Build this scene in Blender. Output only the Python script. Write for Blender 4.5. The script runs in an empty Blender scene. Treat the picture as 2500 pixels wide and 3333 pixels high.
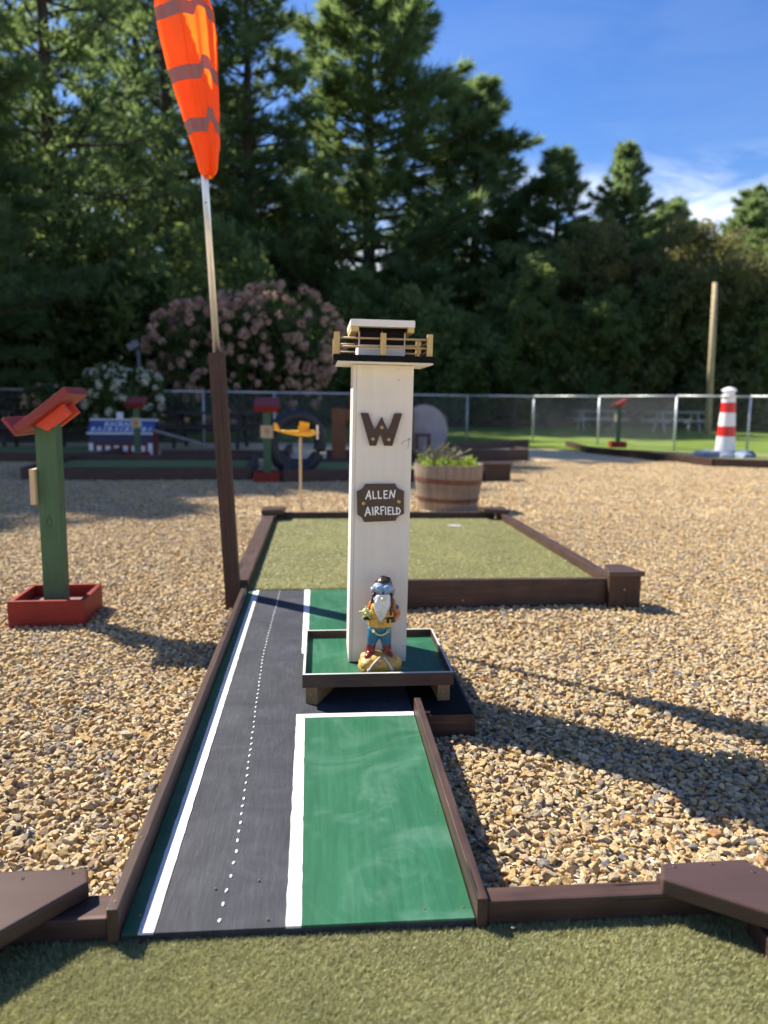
import bpy, bmesh, math, random
import numpy as np
from mathutils import Vector, Matrix, Euler, noise

random.seed(7)
RNG = np.random.default_rng(7)
R = math.radians
PI = math.pi
scene = bpy.context.scene
C = scene.collection

# ------------------------------------------------------------------ camera
cd = bpy.data.cameras.new('camera')
cam = bpy.data.objects.new('camera', cd)
C.objects.link(cam)
scene.camera = cam
pitch, yaw, roll = R(8.2), R(4.77), R(0.6)
fw = Vector((math.sin(yaw) * math.cos(pitch), math.cos(yaw) * math.cos(pitch), -math.sin(pitch)))
r0 = Vector((math.cos(yaw), -math.sin(yaw), 0))
u0 = r0.cross(fw)
rr = math.cos(roll) * r0 + math.sin(roll) * u0
uu = -math.sin(roll) * r0 + math.cos(roll) * u0
M = Matrix((rr, uu, -fw)).transposed().to_4x4()
M.translation = (0, 0, 1.0)
cam.matrix_world = M
cd.sensor_width = 36
cd.lens = 27.05
cd.clip_start = 0.05
cd.clip_end = 2000
cd.dof.use_dof = True
cd.dof.focus_distance = 1.95
cd.dof.aperture_fstop = 2.6

# ------------------------------------------------------------------ world, sun, exposure
SUN = Vector((-0.775, 0.615, 1.0)).normalized()
world = bpy.data.worlds.new('World')
scene.world = world
world.use_nodes = True
wt = world.node_tree
wt.nodes.clear()
w_out = wt.nodes.new('ShaderNodeOutputWorld')
w_bg = wt.nodes.new('ShaderNodeBackground')
w_bg.inputs['Strength'].default_value = 0.08
sky = wt.nodes.new('ShaderNodeTexSky')
sky.sky_type = 'NISHITA'
sky.sun_disc = False
sky.sun_elevation = math.asin(SUN.z)
sky.sun_rotation = math.atan2(SUN.x, SUN.y)
sky.air_density = 1.0
sky.dust_density = 0.3
sky.ozone_density = 3.0
w_hsv = wt.nodes.new('ShaderNodeHueSaturation')
w_hsv.inputs['Saturation'].default_value = 1.28
w_hsv.inputs['Hue'].default_value = 0.513
wt.links.new(sky.outputs[0], w_hsv.inputs['Color'])
# wispy clouds low over the wood
tc = wt.nodes.new('ShaderNodeTexCoord')
mp = wt.nodes.new('ShaderNodeMapping')
mp.inputs['Rotation'].default_value = (0, R(22), 0)
mp.inputs['Scale'].default_value = (3.2, 3.2, 11.0)
mp.inputs['Location'].default_value = (2.1, 1.3, 0.9)
nz = wt.nodes.new('ShaderNodeTexNoise')
nz.inputs['Scale'].default_value = 1.25
nz.inputs['Detail'].default_value = 9
nz.inputs['Roughness'].default_value = 0.62
nz.inputs['Distortion'].default_value = 0.5
rp = wt.nodes.new('ShaderNodeValToRGB')
rp.color_ramp.elements[0].position = 0.38
rp.color_ramp.elements[1].position = 0.55
sp = wt.nodes.new('ShaderNodeSeparateXYZ')
band = wt.nodes.new('ShaderNodeMapRange')       # clouds thin out with height
band.inputs['From Min'].default_value = 0.215
band.inputs['From Max'].default_value = 0.285
band.inputs['To Min'].default_value = 1.0
band.inputs['To Max'].default_value = 0.03
band2 = wt.nodes.new('ShaderNodeMath')
band2.operation = 'MULTIPLY'
mixc = wt.nodes.new('ShaderNodeMix')
mixc.data_type = 'RGBA'
mixc.inputs['B'].default_value = (7.5, 7.9, 8.6, 1)
wt.links.new(tc.outputs['Generated'], mp.inputs['Vector'])
wt.links.new(mp.outputs[0], nz.inputs['Vector'])
wt.links.new(nz.outputs['Fac'], rp.inputs[0])
wt.links.new(tc.outputs['Generated'], sp.inputs[0])
wt.links.new(sp.outputs['Z'], band.inputs['Value'])
wt.links.new(rp.outputs[0], band2.inputs[0])
wt.links.new(band.outputs[0], band2.inputs[1])
wt.links.new(band2.outputs[0], mixc.inputs['Factor'])
wt.links.new(w_hsv.outputs[0], mixc.inputs['A'])
wt.links.new(mixc.outputs['Result'], w_bg.inputs['Color'])
wt.links.new(w_bg.outputs[0], w_out.inputs[0])

sd = bpy.data.lights.new('sun', 'SUN')
sd.energy = 5.0
sd.angle = R(0.55)
sd.color = (1.0, 0.93, 0.82)
sun = bpy.data.objects.new('sun', sd)
C.objects.link(sun)
sun.rotation_euler = (-SUN).to_track_quat('-Z', 'Y').to_euler()

vs = scene.view_settings
vs.view_transform = 'Standard'
vs.look = 'None'
vs.gamma = 1
vs.use_curve_mapping = False
vs.exposure = 1.18
scene.cycles.max_bounces = 8
scene.cycles.transparent_max_bounces = 8


# ------------------------------------------------------------------ materials
def srgb(r, g, b):
    f = lambda c: (c / 255 / 12.92) if c / 255 <= 0.04045 else ((c / 255 + 0.055) / 1.055) ** 2.4
    return (f(r), f(g), f(b), 1)


def mat_new(name):
    m = bpy.data.materials.new(name)
    m.use_nodes = True
    nt = m.node_tree
    b = nt.nodes['Principled BSDF']
    return m, nt, b


def N(nt, kind, **kw):
    n = nt.nodes.new(kind)
    for k, v in kw.items():
        n.inputs[k].default_value = v
    return n


def ramp(nt, fac, stops):
    r = nt.nodes.new('ShaderNodeValToRGB')
    e = r.color_ramp.elements
    while len(e) > 1:
        e.remove(e[-1])
    e[0].position = stops[0][0]
    e[0].color = stops[0][1]
    for p, c in stops[1:]:
        x = e.new(p)
        x.color = c
    nt.links.new(fac, r.inputs[0])
    return r


def sc(c, k):
    return (c[0] * k, c[1] * k, c[2] * k, 1)


def wood_mat(name, col, axis='Y', rough=0.55, var=0.35, bump=0.25, grain=60, spec=0.4, wear=None, crack=False):
    """painted or stained wood: long noise grain along one axis"""
    m, nt, b = mat_new(name)
    t = nt.nodes.new('ShaderNodeTexCoord')
    mp = nt.nodes.new('ShaderNodeMapping')
    s = {'X': (grain * .05, grain, grain), 'Y': (grain, grain * .05, grain), 'Z': (grain, grain, grain * .05)}[axis]
    mp.inputs['Scale'].default_value = s
    oi = nt.nodes.new('ShaderNodeObjectInfo')
    nt.links.new(t.outputs['Object'], mp.inputs['Vector'])
    nt.links.new(oi.outputs['Random'], mp.inputs['Location'])
    n1 = N(nt, 'ShaderNodeTexNoise', Scale=1.0, Detail=6, Roughness=0.6, Distortion=0.6)
    nt.links.new(mp.outputs[0], n1.inputs['Vector'])
    n2 = N(nt, 'ShaderNodeTexNoise', Scale=7.0, Detail=4, Roughness=0.6)
    nt.links.new(t.outputs['Object'], n2.inputs['Vector'])
    ad = nt.nodes.new('ShaderNodeMath')
    ad.operation = 'ADD'
    nt.links.new(n1.outputs['Fac'], ad.inputs[0])
    nt.links.new(n2.outputs['Fac'], ad.inputs[1])
    hf = nt.nodes.new('ShaderNodeMath')
    hf.operation = 'MULTIPLY'
    hf.inputs[1].default_value = 0.5
    nt.links.new(ad.outputs[0], hf.inputs[0])
    st = [(0.32, sc(col, 1 - var)), (0.5, col), (0.68, sc(col, 1 + var))]
    if wear:
        st.append((0.74, wear))
    r = ramp(nt, hf.outputs[0], st)
    col_out = r.outputs[0]
    if crack:
        m2 = nt.nodes.new('ShaderNodeMapping')
        m2.inputs['Scale'].default_value = {'X': (5, 110, 110), 'Y': (110, 5, 110), 'Z': (110, 110, 5)}[axis]
        nt.links.new(t.outputs['Object'], m2.inputs['Vector'])
        nt.links.new(oi.outputs['Random'], m2.inputs['Location'])
        n3 = N(nt, 'ShaderNodeTexNoise', Scale=1.0, Detail=3, Roughness=0.5, Distortion=0.3)
        nt.links.new(m2.outputs[0], n3.inputs['Vector'])
        r3 = ramp(nt, n3.outputs['Fac'], [(0.30, (0.12, 0.10, 0.10, 1)), (0.345, (1, 1, 1, 1)), (0.66, (1, 1, 1, 1)), (0.72, (1.9, 1.8, 1.7, 1))])
        m3 = nt.nodes.new('ShaderNodeMix')
        m3.data_type = 'RGBA'
        m3.blend_type = 'MULTIPLY'
        m3.inputs['Factor'].default_value = 1
        nt.links.new(col_out, m3.inputs['A'])
        nt.links.new(r3.outputs[0], m3.inputs['B'])
        col_out = m3.outputs['Result']
    nt.links.new(col_out, b.inputs['Base Color'])
    b.inputs['Roughness'].default_value = rough
    b.inputs['Specular IOR Level'].default_value = spec
    bp = N(nt, 'ShaderNodeBump', Strength=bump, Distance=0.002)
    nt.links.new(n1.outputs['Fac'], bp.inputs['Height'])
    nt.links.new(bp.outputs[0], b.inputs['Normal'])
    return m


def plain_mat(name, col, rough=0.5, metal=0.0, spec=0.5, var=0.12, scale=30, bump=0.0):
    m, nt, b = mat_new(name)
    t = nt.nodes.new('ShaderNodeTexCoord')
    n = N(nt, 'ShaderNodeTexNoise', Scale=scale, Detail=5, Roughness=0.6)
    nt.links.new(t.outputs['Object'], n.inputs['Vector'])
    r = ramp(nt, n.outputs['Fac'], [(0.3, sc(col, 1 - var)), (0.7, sc(col, 1 + var))])
    nt.links.new(r.outputs[0], b.inputs['Base Color'])
    b.inputs['Roughness'].default_value = rough
    b.inputs['Metallic'].default_value = metal
    b.inputs['Specular IOR Level'].default_value = spec
    if bump:
        bp = N(nt, 'ShaderNodeBump', Strength=bump, Distance=0.003)
        nt.links.new(n.outputs['Fac'], bp.inputs['Height'])
        nt.links.new(bp.outputs[0], b.inputs['Normal'])
    return m


BROWN = (0.056, 0.031, 0.024, 1)
M_brown_x = wood_mat('brown_stain_x', BROWN, 'X', 0.5, var=.5, bump=.6, spec=.3, crack=True)
M_brown_y = wood_mat('brown_stain_y', BROWN, 'Y', 0.5, var=.5, bump=.6, spec=.35, crack=True)
M_brown_z = wood_mat('brown_stain_z', (0.044, 0.021, 0.014, 1), 'Z', 0.6, grain=80, bump=0.5, crack=True)
M_brown_cap = wood_mat('brown_stain_cap', (0.066, 0.038, 0.031, 1), 'X', 0.38, var=0.15, bump=0.12)
M_dark_timber = wood_mat('dark_timber', (0.06, 0.032, 0.026, 1), 'X', 0.6)
M_white_x = wood_mat('white_paint_x', (0.72, 0.70, 0.66, 1), 'X', 0.55, var=0.06, bump=0.2)
M_white_y = wood_mat('white_paint_y', (0.78, 0.77, 0.74, 1), 'Y', 0.5, var=0.06, bump=0.2)
M_white_z = wood_mat('white_paint_z', (0.68, 0.63, 0.55, 1), 'Z', 0.5, var=0.07, bump=0.2, grain=45)
M_black_paint = wood_mat('black_paint', (0.006, 0.006, 0.007, 1), 'X', 0.8, bump=0.6, spec=0.15)
M_raw_wood = wood_mat('raw_pine', (0.52, 0.37, 0.15, 1), 'Z', 0.6, var=0.25, grain=120)
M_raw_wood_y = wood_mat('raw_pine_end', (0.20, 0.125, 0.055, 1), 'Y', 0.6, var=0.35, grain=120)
M_dowel = wood_mat('dowel_wood', (0.45, 0.29, 0.15, 1), 'X', 0.5, var=0.1)
M_red = wood_mat('red_paint', (0.21, 0.020, 0.014, 1), 'X', 0.55, var=0.35, bump=0.5, wear=(0.24, 0.07, 0.04, 1), spec=.25, crack=True)
M_red_bright = wood_mat('red_paint_bright', (0.55, 0.05, 0.02, 1), 'Y', 0.45, var=0.15, bump=0.2)
M_red_dark = wood_mat('red_paint_dark', (0.19, 0.018, 0.018, 1), 'X', 0.45, var=0.12, bump=0.2)
M_green_post = wood_mat('green_paint_post', (0.045, 0.105, 0.05, 1), 'Z', 0.6, var=0.22, bump=0.4)
M_tan = wood_mat('tan_board', (0.50, 0.38, 0.22, 1), 'Z', 0.6, var=0.08)
M_brass = plain_mat('brass', (0.45, 0.32, 0.13, 1), 0.4, 0.8, var=0.2, scale=300)
M_steel = plain_mat('aluminium', (0.55, 0.56, 0.58, 1), 0.28, 0.9, var=0.05)
M_galv = plain_mat('galvanised_steel', (0.50, 0.52, 0.55, 1), 0.45, 0.35, var=0.08)
M_trunk = wood_mat('bark', (0.06, 0.048, 0.038, 1), 'Z', 0.9, var=0.4, grain=12, bump=1.0)


def deck_black():
    m, nt, b = mat_new('runway_black_paint')
    t = nt.nodes.new('ShaderNodeTexCoord')
    mp = nt.nodes.new('ShaderNodeMapping')
    mp.inputs['Scale'].default_value = (150, 11, 80)
    nt.links.new(t.outputs['Object'], mp.inputs['Vector'])
    g = N(nt, 'ShaderNodeTexNoise', Scale=1.0, Detail=8, Roughness=0.65, Distortion=0.8)
    nt.links.new(mp.outputs[0], g.inputs['Vector'])
    c = N(nt, 'ShaderNodeTexNoise', Scale=6.5, Detail=6, Roughness=0.65, Distortion=1.0)
    nt.links.new(t.outputs['Object'], c.inputs['Vector'])
    r1 = ramp(nt, g.outputs['Fac'], [(0.3, (0.024, 0.027, 0.034, 1)), (0.52, (0.033, 0.036, 0.045, 1)), (0.68, (0.044, 0.047, 0.056, 1)), (0.80, (0.10, 0.105, 0.115, 1))])
    r2 = ramp(nt, c.outputs['Fac'], [(0.32, (0.66, 0.67, 0.72, 1)), (0.5, (1.0, 1.0, 1.0, 1)), (0.68, (1.45, 1.43, 1.4, 1))])
    mx = nt.nodes.new('ShaderNodeMix')
    mx.data_type = 'RGBA'
    mx.blend_type = 'MULTIPLY'
    mx.inputs['Factor'].default_value = 1
    nt.links.new(r1.outputs[0], mx.inputs['A'])
    nt.links.new(r2.outputs[0], mx.inputs['B'])
    nt.links.new(mx.outputs['Result'], b.inputs['Base Color'])
    b.inputs['Roughness'].default_value = 0.62
    b.inputs['Specular IOR Level'].default_value = 0.3
    bp = N(nt, 'ShaderNodeBump', Strength=0.35, Distance=0.002)
    nt.links.new(g.outputs['Fac'], bp.inputs['Height'])
    nt.links.new(bp.outputs[0], b.inputs['Normal'])
    return m


def deck_green():
    m, nt, b = mat_new('glossy_green_paint')
    t = nt.nodes.new('ShaderNodeTexCoord')
    mp = nt.nodes.new('ShaderNodeMapping')
    mp.inputs['Scale'].default_value = (30, 2.2, 10)
    nt.links.new(t.outputs['Object'], mp.inputs['Vector'])
    g = N(nt, 'ShaderNodeTexNoise', Scale=1.0, Detail=7, Roughness=0.6, Distortion=1.6)
    nt.links.new(mp.outputs[0], g.inputs['Vector'])
    # two plywood knots telegraph through the paint as wavering rings that fade with distance
    wr = None
    wob = N(nt, 'ShaderNodeTexNoise', Scale=9.0, Detail=3, Roughness=0.5)
    nt.links.new(t.outputs['Object'], wob.inputs['Vector'])
    for (kx, ky, fall) in ((0.165, -0.985, 0.17), (0.145, -0.78, 0.10), (0.02, 0.9, 0.12), (0.12, -0.02, 0.10)):
        mp2 = nt.nodes.new('ShaderNodeMapping')
        mp2.inputs['Location'].default_value = (-kx, -ky * 0.55, 0)
        mp2.inputs['Scale'].default_value = (1.0, 0.55, 0.0)
        nt.links.new(t.outputs['Object'], mp2.inputs['Vector'])
        ln = nt.nodes.new('ShaderNodeVectorMath')
        ln.operation = 'LENGTH'
        nt.links.new(mp2.outputs[0], ln.inputs[0])
        ad = nt.nodes.new('ShaderNodeMath')
        ad.operation = 'MULTIPLY_ADD'
        ad.inputs[1].default_value = 0.07
        nt.links.new(wob.outputs['Fac'], ad.inputs[0])
        nt.links.new(ln.outputs['Value'], ad.inputs[2])
        sn = nt.nodes.new('ShaderNodeMath')
        sn.operation = 'MULTIPLY'
        sn.inputs[1].default_value = 260.0
        nt.links.new(ad.outputs[0], sn.inputs[0])
        s2 = nt.nodes.new('ShaderNodeMath')
        s2.operation = 'SINE'
        nt.links.new(sn.outputs[0], s2.inputs[0])
        fo = nt.nodes.new('ShaderNodeMapRange')
        fo.inputs['From Min'].default_value = 0.012
        fo.inputs['From Max'].default_value = fall
        fo.inputs['To Min'].default_value = 1.0
        fo.inputs['To Max'].default_value = 0.0
        nt.links.new(ln.outputs['Value'], fo.inputs['Value'])
        pr_ = nt.nodes.new('ShaderNodeMath')
        pr_.operation = 'MULTIPLY'
        pr_.use_clamp = True
        nt.links.new(s2.outputs[0], pr_.inputs[0])
        nt.links.new(fo.outputs[0], pr_.inputs[1])
        if wr is None:
            wr = pr_.outputs[0]
        else:
            mxm = nt.nodes.new('ShaderNodeMath')
            mxm.operation = 'MAXIMUM'
            nt.links.new(wr, mxm.inputs[0])
            nt.links.new(pr_.outputs[0], mxm.inputs[1])
            wr = mxm.outputs[0]
    c = N(nt, 'ShaderNodeTexNoise', Scale=5.0, Detail=5, Roughness=0.6, Distortion=1.5)
    nt.links.new(t.outputs['Object'], c.inputs['Vector'])
    r1 = ramp(nt, g.outputs['Fac'], [(0.3, (0.015, 0.085, 0.040, 1)), (0.55, (0.020, 0.108, 0.052, 1)), (0.8, (0.035, 0.14, 0.075, 1))])
    chalk = ramp(nt, c.outputs['Fac'], [(0.50, (0, 0, 0, 1)), (0.75, (0.36, 0.36, 0.36, 1))])
    ml = nt.nodes.new('ShaderNodeMath')
    ml.operation = 'MULTIPLY_ADD'
    ml.use_clamp = True
    brk = ramp(nt, c.outputs['Fac'], [(0.42, (0.02, 0.02, 0.02, 1)), (0.68, (0.20, 0.20, 0.20, 1))])
    nt.links.new(brk.outputs[0], ml.inputs[1])
    nt.links.new(wr, ml.inputs[0])
    nt.links.new(chalk.outputs[0], ml.inputs[2])
    mx = nt.nodes.new('ShaderNodeMix')
    mx.data_type = 'RGBA'
    nt.links.new(ml.outputs[0], mx.inputs['Factor'])
    nt.links.new(r1.outputs[0], mx.inputs['A'])
    mx.inputs['B'].default_value = (0.13, 0.25, 0.19, 1)
    nt.links.new(mx.outputs['Result'], b.inputs['Base Color'])
    b.inputs['Roughness'].default_value = 0.42
    b.inputs['Specular IOR Level'].default_value = 0.35
    bp = N(nt, 'ShaderNodeBump', Strength=0.3, Distance=0.002)
    nt.links.new(g.outputs['Fac'], bp.inputs['Height'])
    nt.links.new(bp.outputs[0], b.inputs['Normal'])
    return m


M_deck_black = deck_black()
M_deck_green = deck_green()


def leaf_mat(name, stops, trans=0.35, tcol=(0.25, 0.4, 0.06, 1), scale=0.35):
    m, nt, b = mat_new(name)
    out = nt.nodes['Material Output']
    t = nt.nodes.new('ShaderNodeTexCoord')
    oi = nt.nodes.new('ShaderNodeObjectInfo')
    n = N(nt, 'ShaderNodeTexNoise', Scale=scale, Detail=6, Roughness=0.7)
    nt.links.new(t.outputs['Object'], n.inputs['Vector'])
    ad = nt.nodes.new('ShaderNodeMath')
    ad.operation = 'MULTIPLY_ADD'
    ad.inputs[1].default_value = 0.16
    nt.links.new(oi.outputs['Random'], ad.inputs[0])
    nt.links.new(n.outputs['Fac'], ad.inputs[2])
    r = ramp(nt, ad.outputs[0], stops)
    nt.links.new(r.outputs[0], b.inputs['Base Color'])
    b.inputs['Roughness'].default_value = 0.55
    b.inputs['Specular IOR Level'].default_value = 0.3
    tr = nt.nodes.new('ShaderNodeBsdfTranslucent')
    mx2 = nt.nodes.new('ShaderNodeMix')
    mx2.data_type = 'RGBA'
    mx2.inputs['Factor'].default_value = 0.5
    nt.links.new(r.outputs[0], mx2.inputs['A'])
    mx2.inputs['B'].default_value = tcol
    nt.links.new(mx2.outputs['Result'], tr.inputs['Color'])
    mx = nt.nodes.new('ShaderNodeMixShader')
    mx.inputs[0].default_value = trans
    nt.links.new(b.outputs[0], mx.inputs[1])
    nt.links.new(tr.outputs[0], mx.inputs[2])
    nt.links.new(mx.outputs[0], out.inputs['Surface'])
    return m


M_pine = leaf_mat('pine_needles', [(0.35, (0.04, 0.075, 0.045, 1)), (0.58, (0.085, 0.14, 0.06, 1)), (0.78, (0.17, 0.24, 0.075, 1))], 0.55, (0.46, 0.62, 0.20, 1), .5)
M_leaf = leaf_mat('broad_leaves', [(0.35, (0.065, 0.11, 0.045, 1)), (0.6, (0.115, 0.17, 0.065, 1)), (0.85, (0.20, 0.22, 0.07, 1))], 0.55, (0.46, 0.56, 0.14, 1))
M_leaf_dry = leaf_mat('autumn_leaves', [(0.35, (0.08, 0.105, 0.045, 1)), (0.6, (0.14, 0.16, 0.06, 1)), (0.85, (0.22, 0.20, 0.075, 1))], 0.42, (0.38, 0.33, 0.10, 1))
M_bush = leaf_mat('bush_leaves', [(0.35, (0.03, 0.055, 0.02, 1)), (0.7, (0.07, 0.11, 0.03, 1))], 0.3, (0.15, 0.25, 0.05, 1), 2.0)
M_lime = leaf_mat('lime_leaves', [(0.35, (0.16, 0.26, 0.03, 1)), (0.7, (0.36, 0.45, 0.05, 1))], 0.4, (0.4, 0.55, 0.06, 1), 9.0)
M_wisp = leaf_mat('dry_stems', [(0.35, (0.16, 0.17, 0.08, 1)), (0.7, (0.32, 0.28, 0.18, 1))], 0.3, (0.3, 0.3, 0.12, 1), 9.0)


# ------------------------------------------------------------------ geometry helpers
def bx(bm, x0, x1, y0, y1, z0, z1, mtx=None):
    v = [Vector(p) for p in ((x0, y0, z0), (x1, y0, z0), (x1, y1, z0), (x0, y1, z0), (x0, y0, z1), (x1, y0, z1), (x1, y1, z1), (x0, y1, z1))]
    if mtx is not None:
        v = [mtx @ p for p in v]
    v = [bm.verts.new(p) for p in v]
    for f in ((0, 3, 2, 1), (4, 5, 6, 7), (0, 1, 5, 4), (1, 2, 6, 5), (2, 3, 7, 6), (3, 0, 4, 7)):
        bm.faces.new([v[i] for i in f])
    return bm


def box(x0, x1, y0, y1, z0, z1, bev=0.0, mtx=None, seg=2):
    bm = bmesh.new()
    bx(bm, x0, x1, y0, y1, z0, z1, mtx)
    if bev:
        bmesh.ops.bevel(bm, geom=bm.edges[:], offset=bev, segments=seg, affect='EDGES', profile=0.6)
    return bm


def prism(pts, z0, z1, bev=0.0, mtx=None, seg=2):
    """polygon in XY extruded along z, then transformed"""
    bm = bmesh.new()
    a = [bm.verts.new((p[0], p[1], z0)) for p in pts]
    b = [bm.verts.new((p[0], p[1], z1)) for p in pts]
    n = len(pts)
    bm.faces.new(a[::-1])
    bm.faces.new(b)
    for i in range(n):
        bm.faces.new([a[i], a[(i + 1) % n], b[(i + 1) % n], b[i]])
    bmesh.ops.recalc_face_normals(bm, faces=bm.faces[:])
    if bev:
        bmesh.ops.bevel(bm, geom=bm.edges[:], offset=bev, segments=seg, affect='EDGES', profile=0.6)
    if mtx is not None:
        bmesh.ops.transform(bm, matrix=mtx, verts=bm.verts[:])
    return bm


def tube(bm, pts, rad, n=10, cap=True):
    """swept tube through points; rad a number or a list"""
    pts = [Vector(p) for p in pts]
    rad = rad if isinstance(rad, (list, tuple)) else [rad] * len(pts)
    rings = []
    for i, p in enumerate(pts):
        d = (pts[min(i + 1, len(pts) - 1)] - pts[max(i - 1, 0)]).normalized()
        up = Vector((0, 0, 1)) if abs(d.z) < 0.95 else Vector((1, 0, 0))
        a = d.cross(up).normalized()
        b = a.cross(d)
        rings.append([bm.verts.new(p + rad[i] * (math.cos(2 * PI * k / n) * a + math.sin(2 * PI * k / n) * b)) for k in range(n)])
    for i in range(len(rings) - 1):
        for k in range(n):
            bm.faces.new([rings[i][k], rings[i][(k + 1) % n], rings[i + 1][(k + 1) % n], rings[i + 1][k]])
    if cap:
        bm.faces.new(rings[0][::-1])
        bm.faces.new(rings[-1])
    return bm


def lathe(prof, n=24, mtx=None):
    bm = bmesh.new()
    rings = []
    for r_, z in prof:
        rings.append([bm.verts.new((r_ * math.cos(2 * PI * k / n), r_ * math.sin(2 * PI * k / n), z)) for k in range(n)])
    for i in range(len(rings) - 1):
        for k in range(n):
            bm.faces.new([rings[i][k], rings[i][(k + 1) % n], rings[i + 1][(k + 1) % n], rings[i + 1][k]])
    bm.faces.new(rings[0][::-1])
    bm.faces.new(rings[-1])
    bmesh.ops.recalc_face_normals(bm, faces=bm.faces[:])
    if mtx is not None:
        bmesh.ops.transform(bm, matrix=mtx, verts=bm.verts[:])
    return bm


def ell(bm, c, r_, sub=3, rot=None):
    m = Matrix.Translation(c) @ (rot.to_matrix().to_4x4() if rot else Matrix.Identity(4)) @ Matrix.Diagonal((r_[0], r_[1], r_[2], 1))
    bmesh.ops.create_icosphere(bm, subdivisions=sub, radius=1, matrix=m)
    return bm


def wloc(o):
    v = Vector((0, 0, 0))
    while o:
        v += o.location
        o = o.parent
    return v


def obj(name, bm, mat, parent=None, smooth=False, local=False):
    """link a bmesh as ONE object; coordinates are world ones unless local"""
    me = bpy.data.meshes.new(name)
    if parent is not None and not local:
        bmesh.ops.translate(bm, vec=-wloc(parent), verts=bm.verts[:])
    bm.to_mesh(me)
    bm.free()
    for mt in (mat if isinstance(mat, (list, tuple)) else [mat]):
        me.materials.append(mt)
    if smooth:
        me.polygons.foreach_set('use_smooth', [True] * len(me.polygons))
    o = bpy.data.objects.new(name, me)
    C.objects.link(o)
    if parent is not None:
        o.parent = parent
    return o


def tag(o, label=None, cat=None, group=None, kind=None):
    if label:
        o['label'] = label
    if cat:
        o['category'] = cat
    if group:
        o['group'] = group
    if kind:
        o['kind'] = kind
    return o


def thing(name, label, cat, loc=(0, 0, 0), rz=0, group=None):
    o = bpy.data.objects.new(name, None)
    C.objects.link(o)
    o.empty_display_size = 0.1
    o.location = loc
    o.rotation_euler = (0, 0, rz)
    return tag(o, label, cat, group)


def copy_tree(o, parent=None):
    c = o.copy()
    C.objects.link(c)
    c.parent = parent
    for ch in [x for x in bpy.data.objects if x.parent == o]:
        copy_tree(ch, c)
    return c


def put_mesh(name, verts, faces, mat, parent=None, smooth=False):
    me = bpy.data.meshes.new(name)
    verts = np.asarray(verts, dtype=np.float32)
    faces = np.asarray(faces, dtype=np.int32)
    k = faces.shape[1]
    me.vertices.add(len(verts))
    me.vertices.foreach_set('co', verts.ravel())
    me.loops.add(faces.size)
    me.loops.foreach_set('vertex_index', faces.ravel())
    me.polygons.add(len(faces))
    me.polygons.foreach_set('loop_start', np.arange(0, faces.size, k, dtype=np.int32))
    me.polygons.foreach_set('loop_total', np.full(len(faces), k, dtype=np.int32))
    if smooth:
        me.polygons.foreach_set('use_smooth', [True] * len(faces))
    me.materials.append(mat)
    me.update()
    me.validate()
    if name is None:
        return me
    o = bpy.data.objects.new(name, me)
    C.objects.link(o)
    if parent is not None:
        o.parent = parent
    return o


def screw(parent, p, nrm, r_=0.004, mat=None):
    bm = bmesh.new()
    q = Vector(nrm).to_track_quat('Z', 'Y').to_matrix().to_4x4()
    m = Matrix.Translation(p) @ q
    b2 = lathe([(r_, -0.001), (r_, 0.0008), (r_ * 0.75, 0.0014), (r_ * 0.45, 0.0014), (r_ * 0.35, 0.0004), (r_ * 0.05, 0.0004)], 14, m)
    bm.free()
    return obj('screw', b2, mat or M_brass, parent, smooth=False)


# ------------------------------------------------------------------ SETTING: ground sheets
def ground_mat(name, stops, scale, bump=0.3, voro=None, big=None):
    m, nt, b = mat_new(name)
    t = nt.nodes.new('ShaderNodeTexCoord')
    if voro:
        n = N(nt, 'ShaderNodeTexVoronoi', Scale=voro)
        fac = n.outputs['Color']
        sep = nt.nodes.new('ShaderNodeSeparateColor')
        nt.links.new(fac, sep.inputs[0])
        fac = sep.outputs[0]
        h = n.outputs['Distance']
    else:
        n = N(nt, 'ShaderNodeTexNoise', Scale=scale, Detail=8, Roughness=0.7)
        fac = n.outputs['Fac']
        h = fac
    nt.links.new(t.outputs['Object'], n.inputs['Vector'])
    r = ramp(nt, fac, stops)
    col = r.outputs[0]
    if big:
        n2 = N(nt, 'ShaderNodeTexNoise', Scale=big, Detail=5, Roughness=0.6)
        nt.links.new(t.outputs['Object'], n2.inputs['Vector'])
        r2 = ramp(nt, n2.outputs['Fac'], [(0.35, (0.75, 0.75, 0.72, 1)), (0.65, (1.2, 1.18, 1.1, 1))])
        mx = nt.nodes.new('ShaderNodeMix')
        mx.data_type = 'RGBA'
        mx.blend_type = 'MULTIPLY'
        mx.inputs['Factor'].default_value = 1
        nt.links.new(col, mx.inputs['A'])
        nt.links.new(r2.outputs[0], mx.inputs['B'])
        col = mx.outputs['Result']
    nt.links.new(col, b.inputs['Base Color'])
    b.inputs['Roughness'].default_value = 0.9
    b.inputs['Specular IOR Level'].default_value = 0.2
    bp = N(nt, 'ShaderNodeBump', Strength=bump, Distance=0.02)
    bp.invert = bool(voro)
    nt.links.new(h, bp.inputs['Height'])
    nt.links.new(bp.outputs[0], b.inputs['Normal'])
    return m


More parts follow.
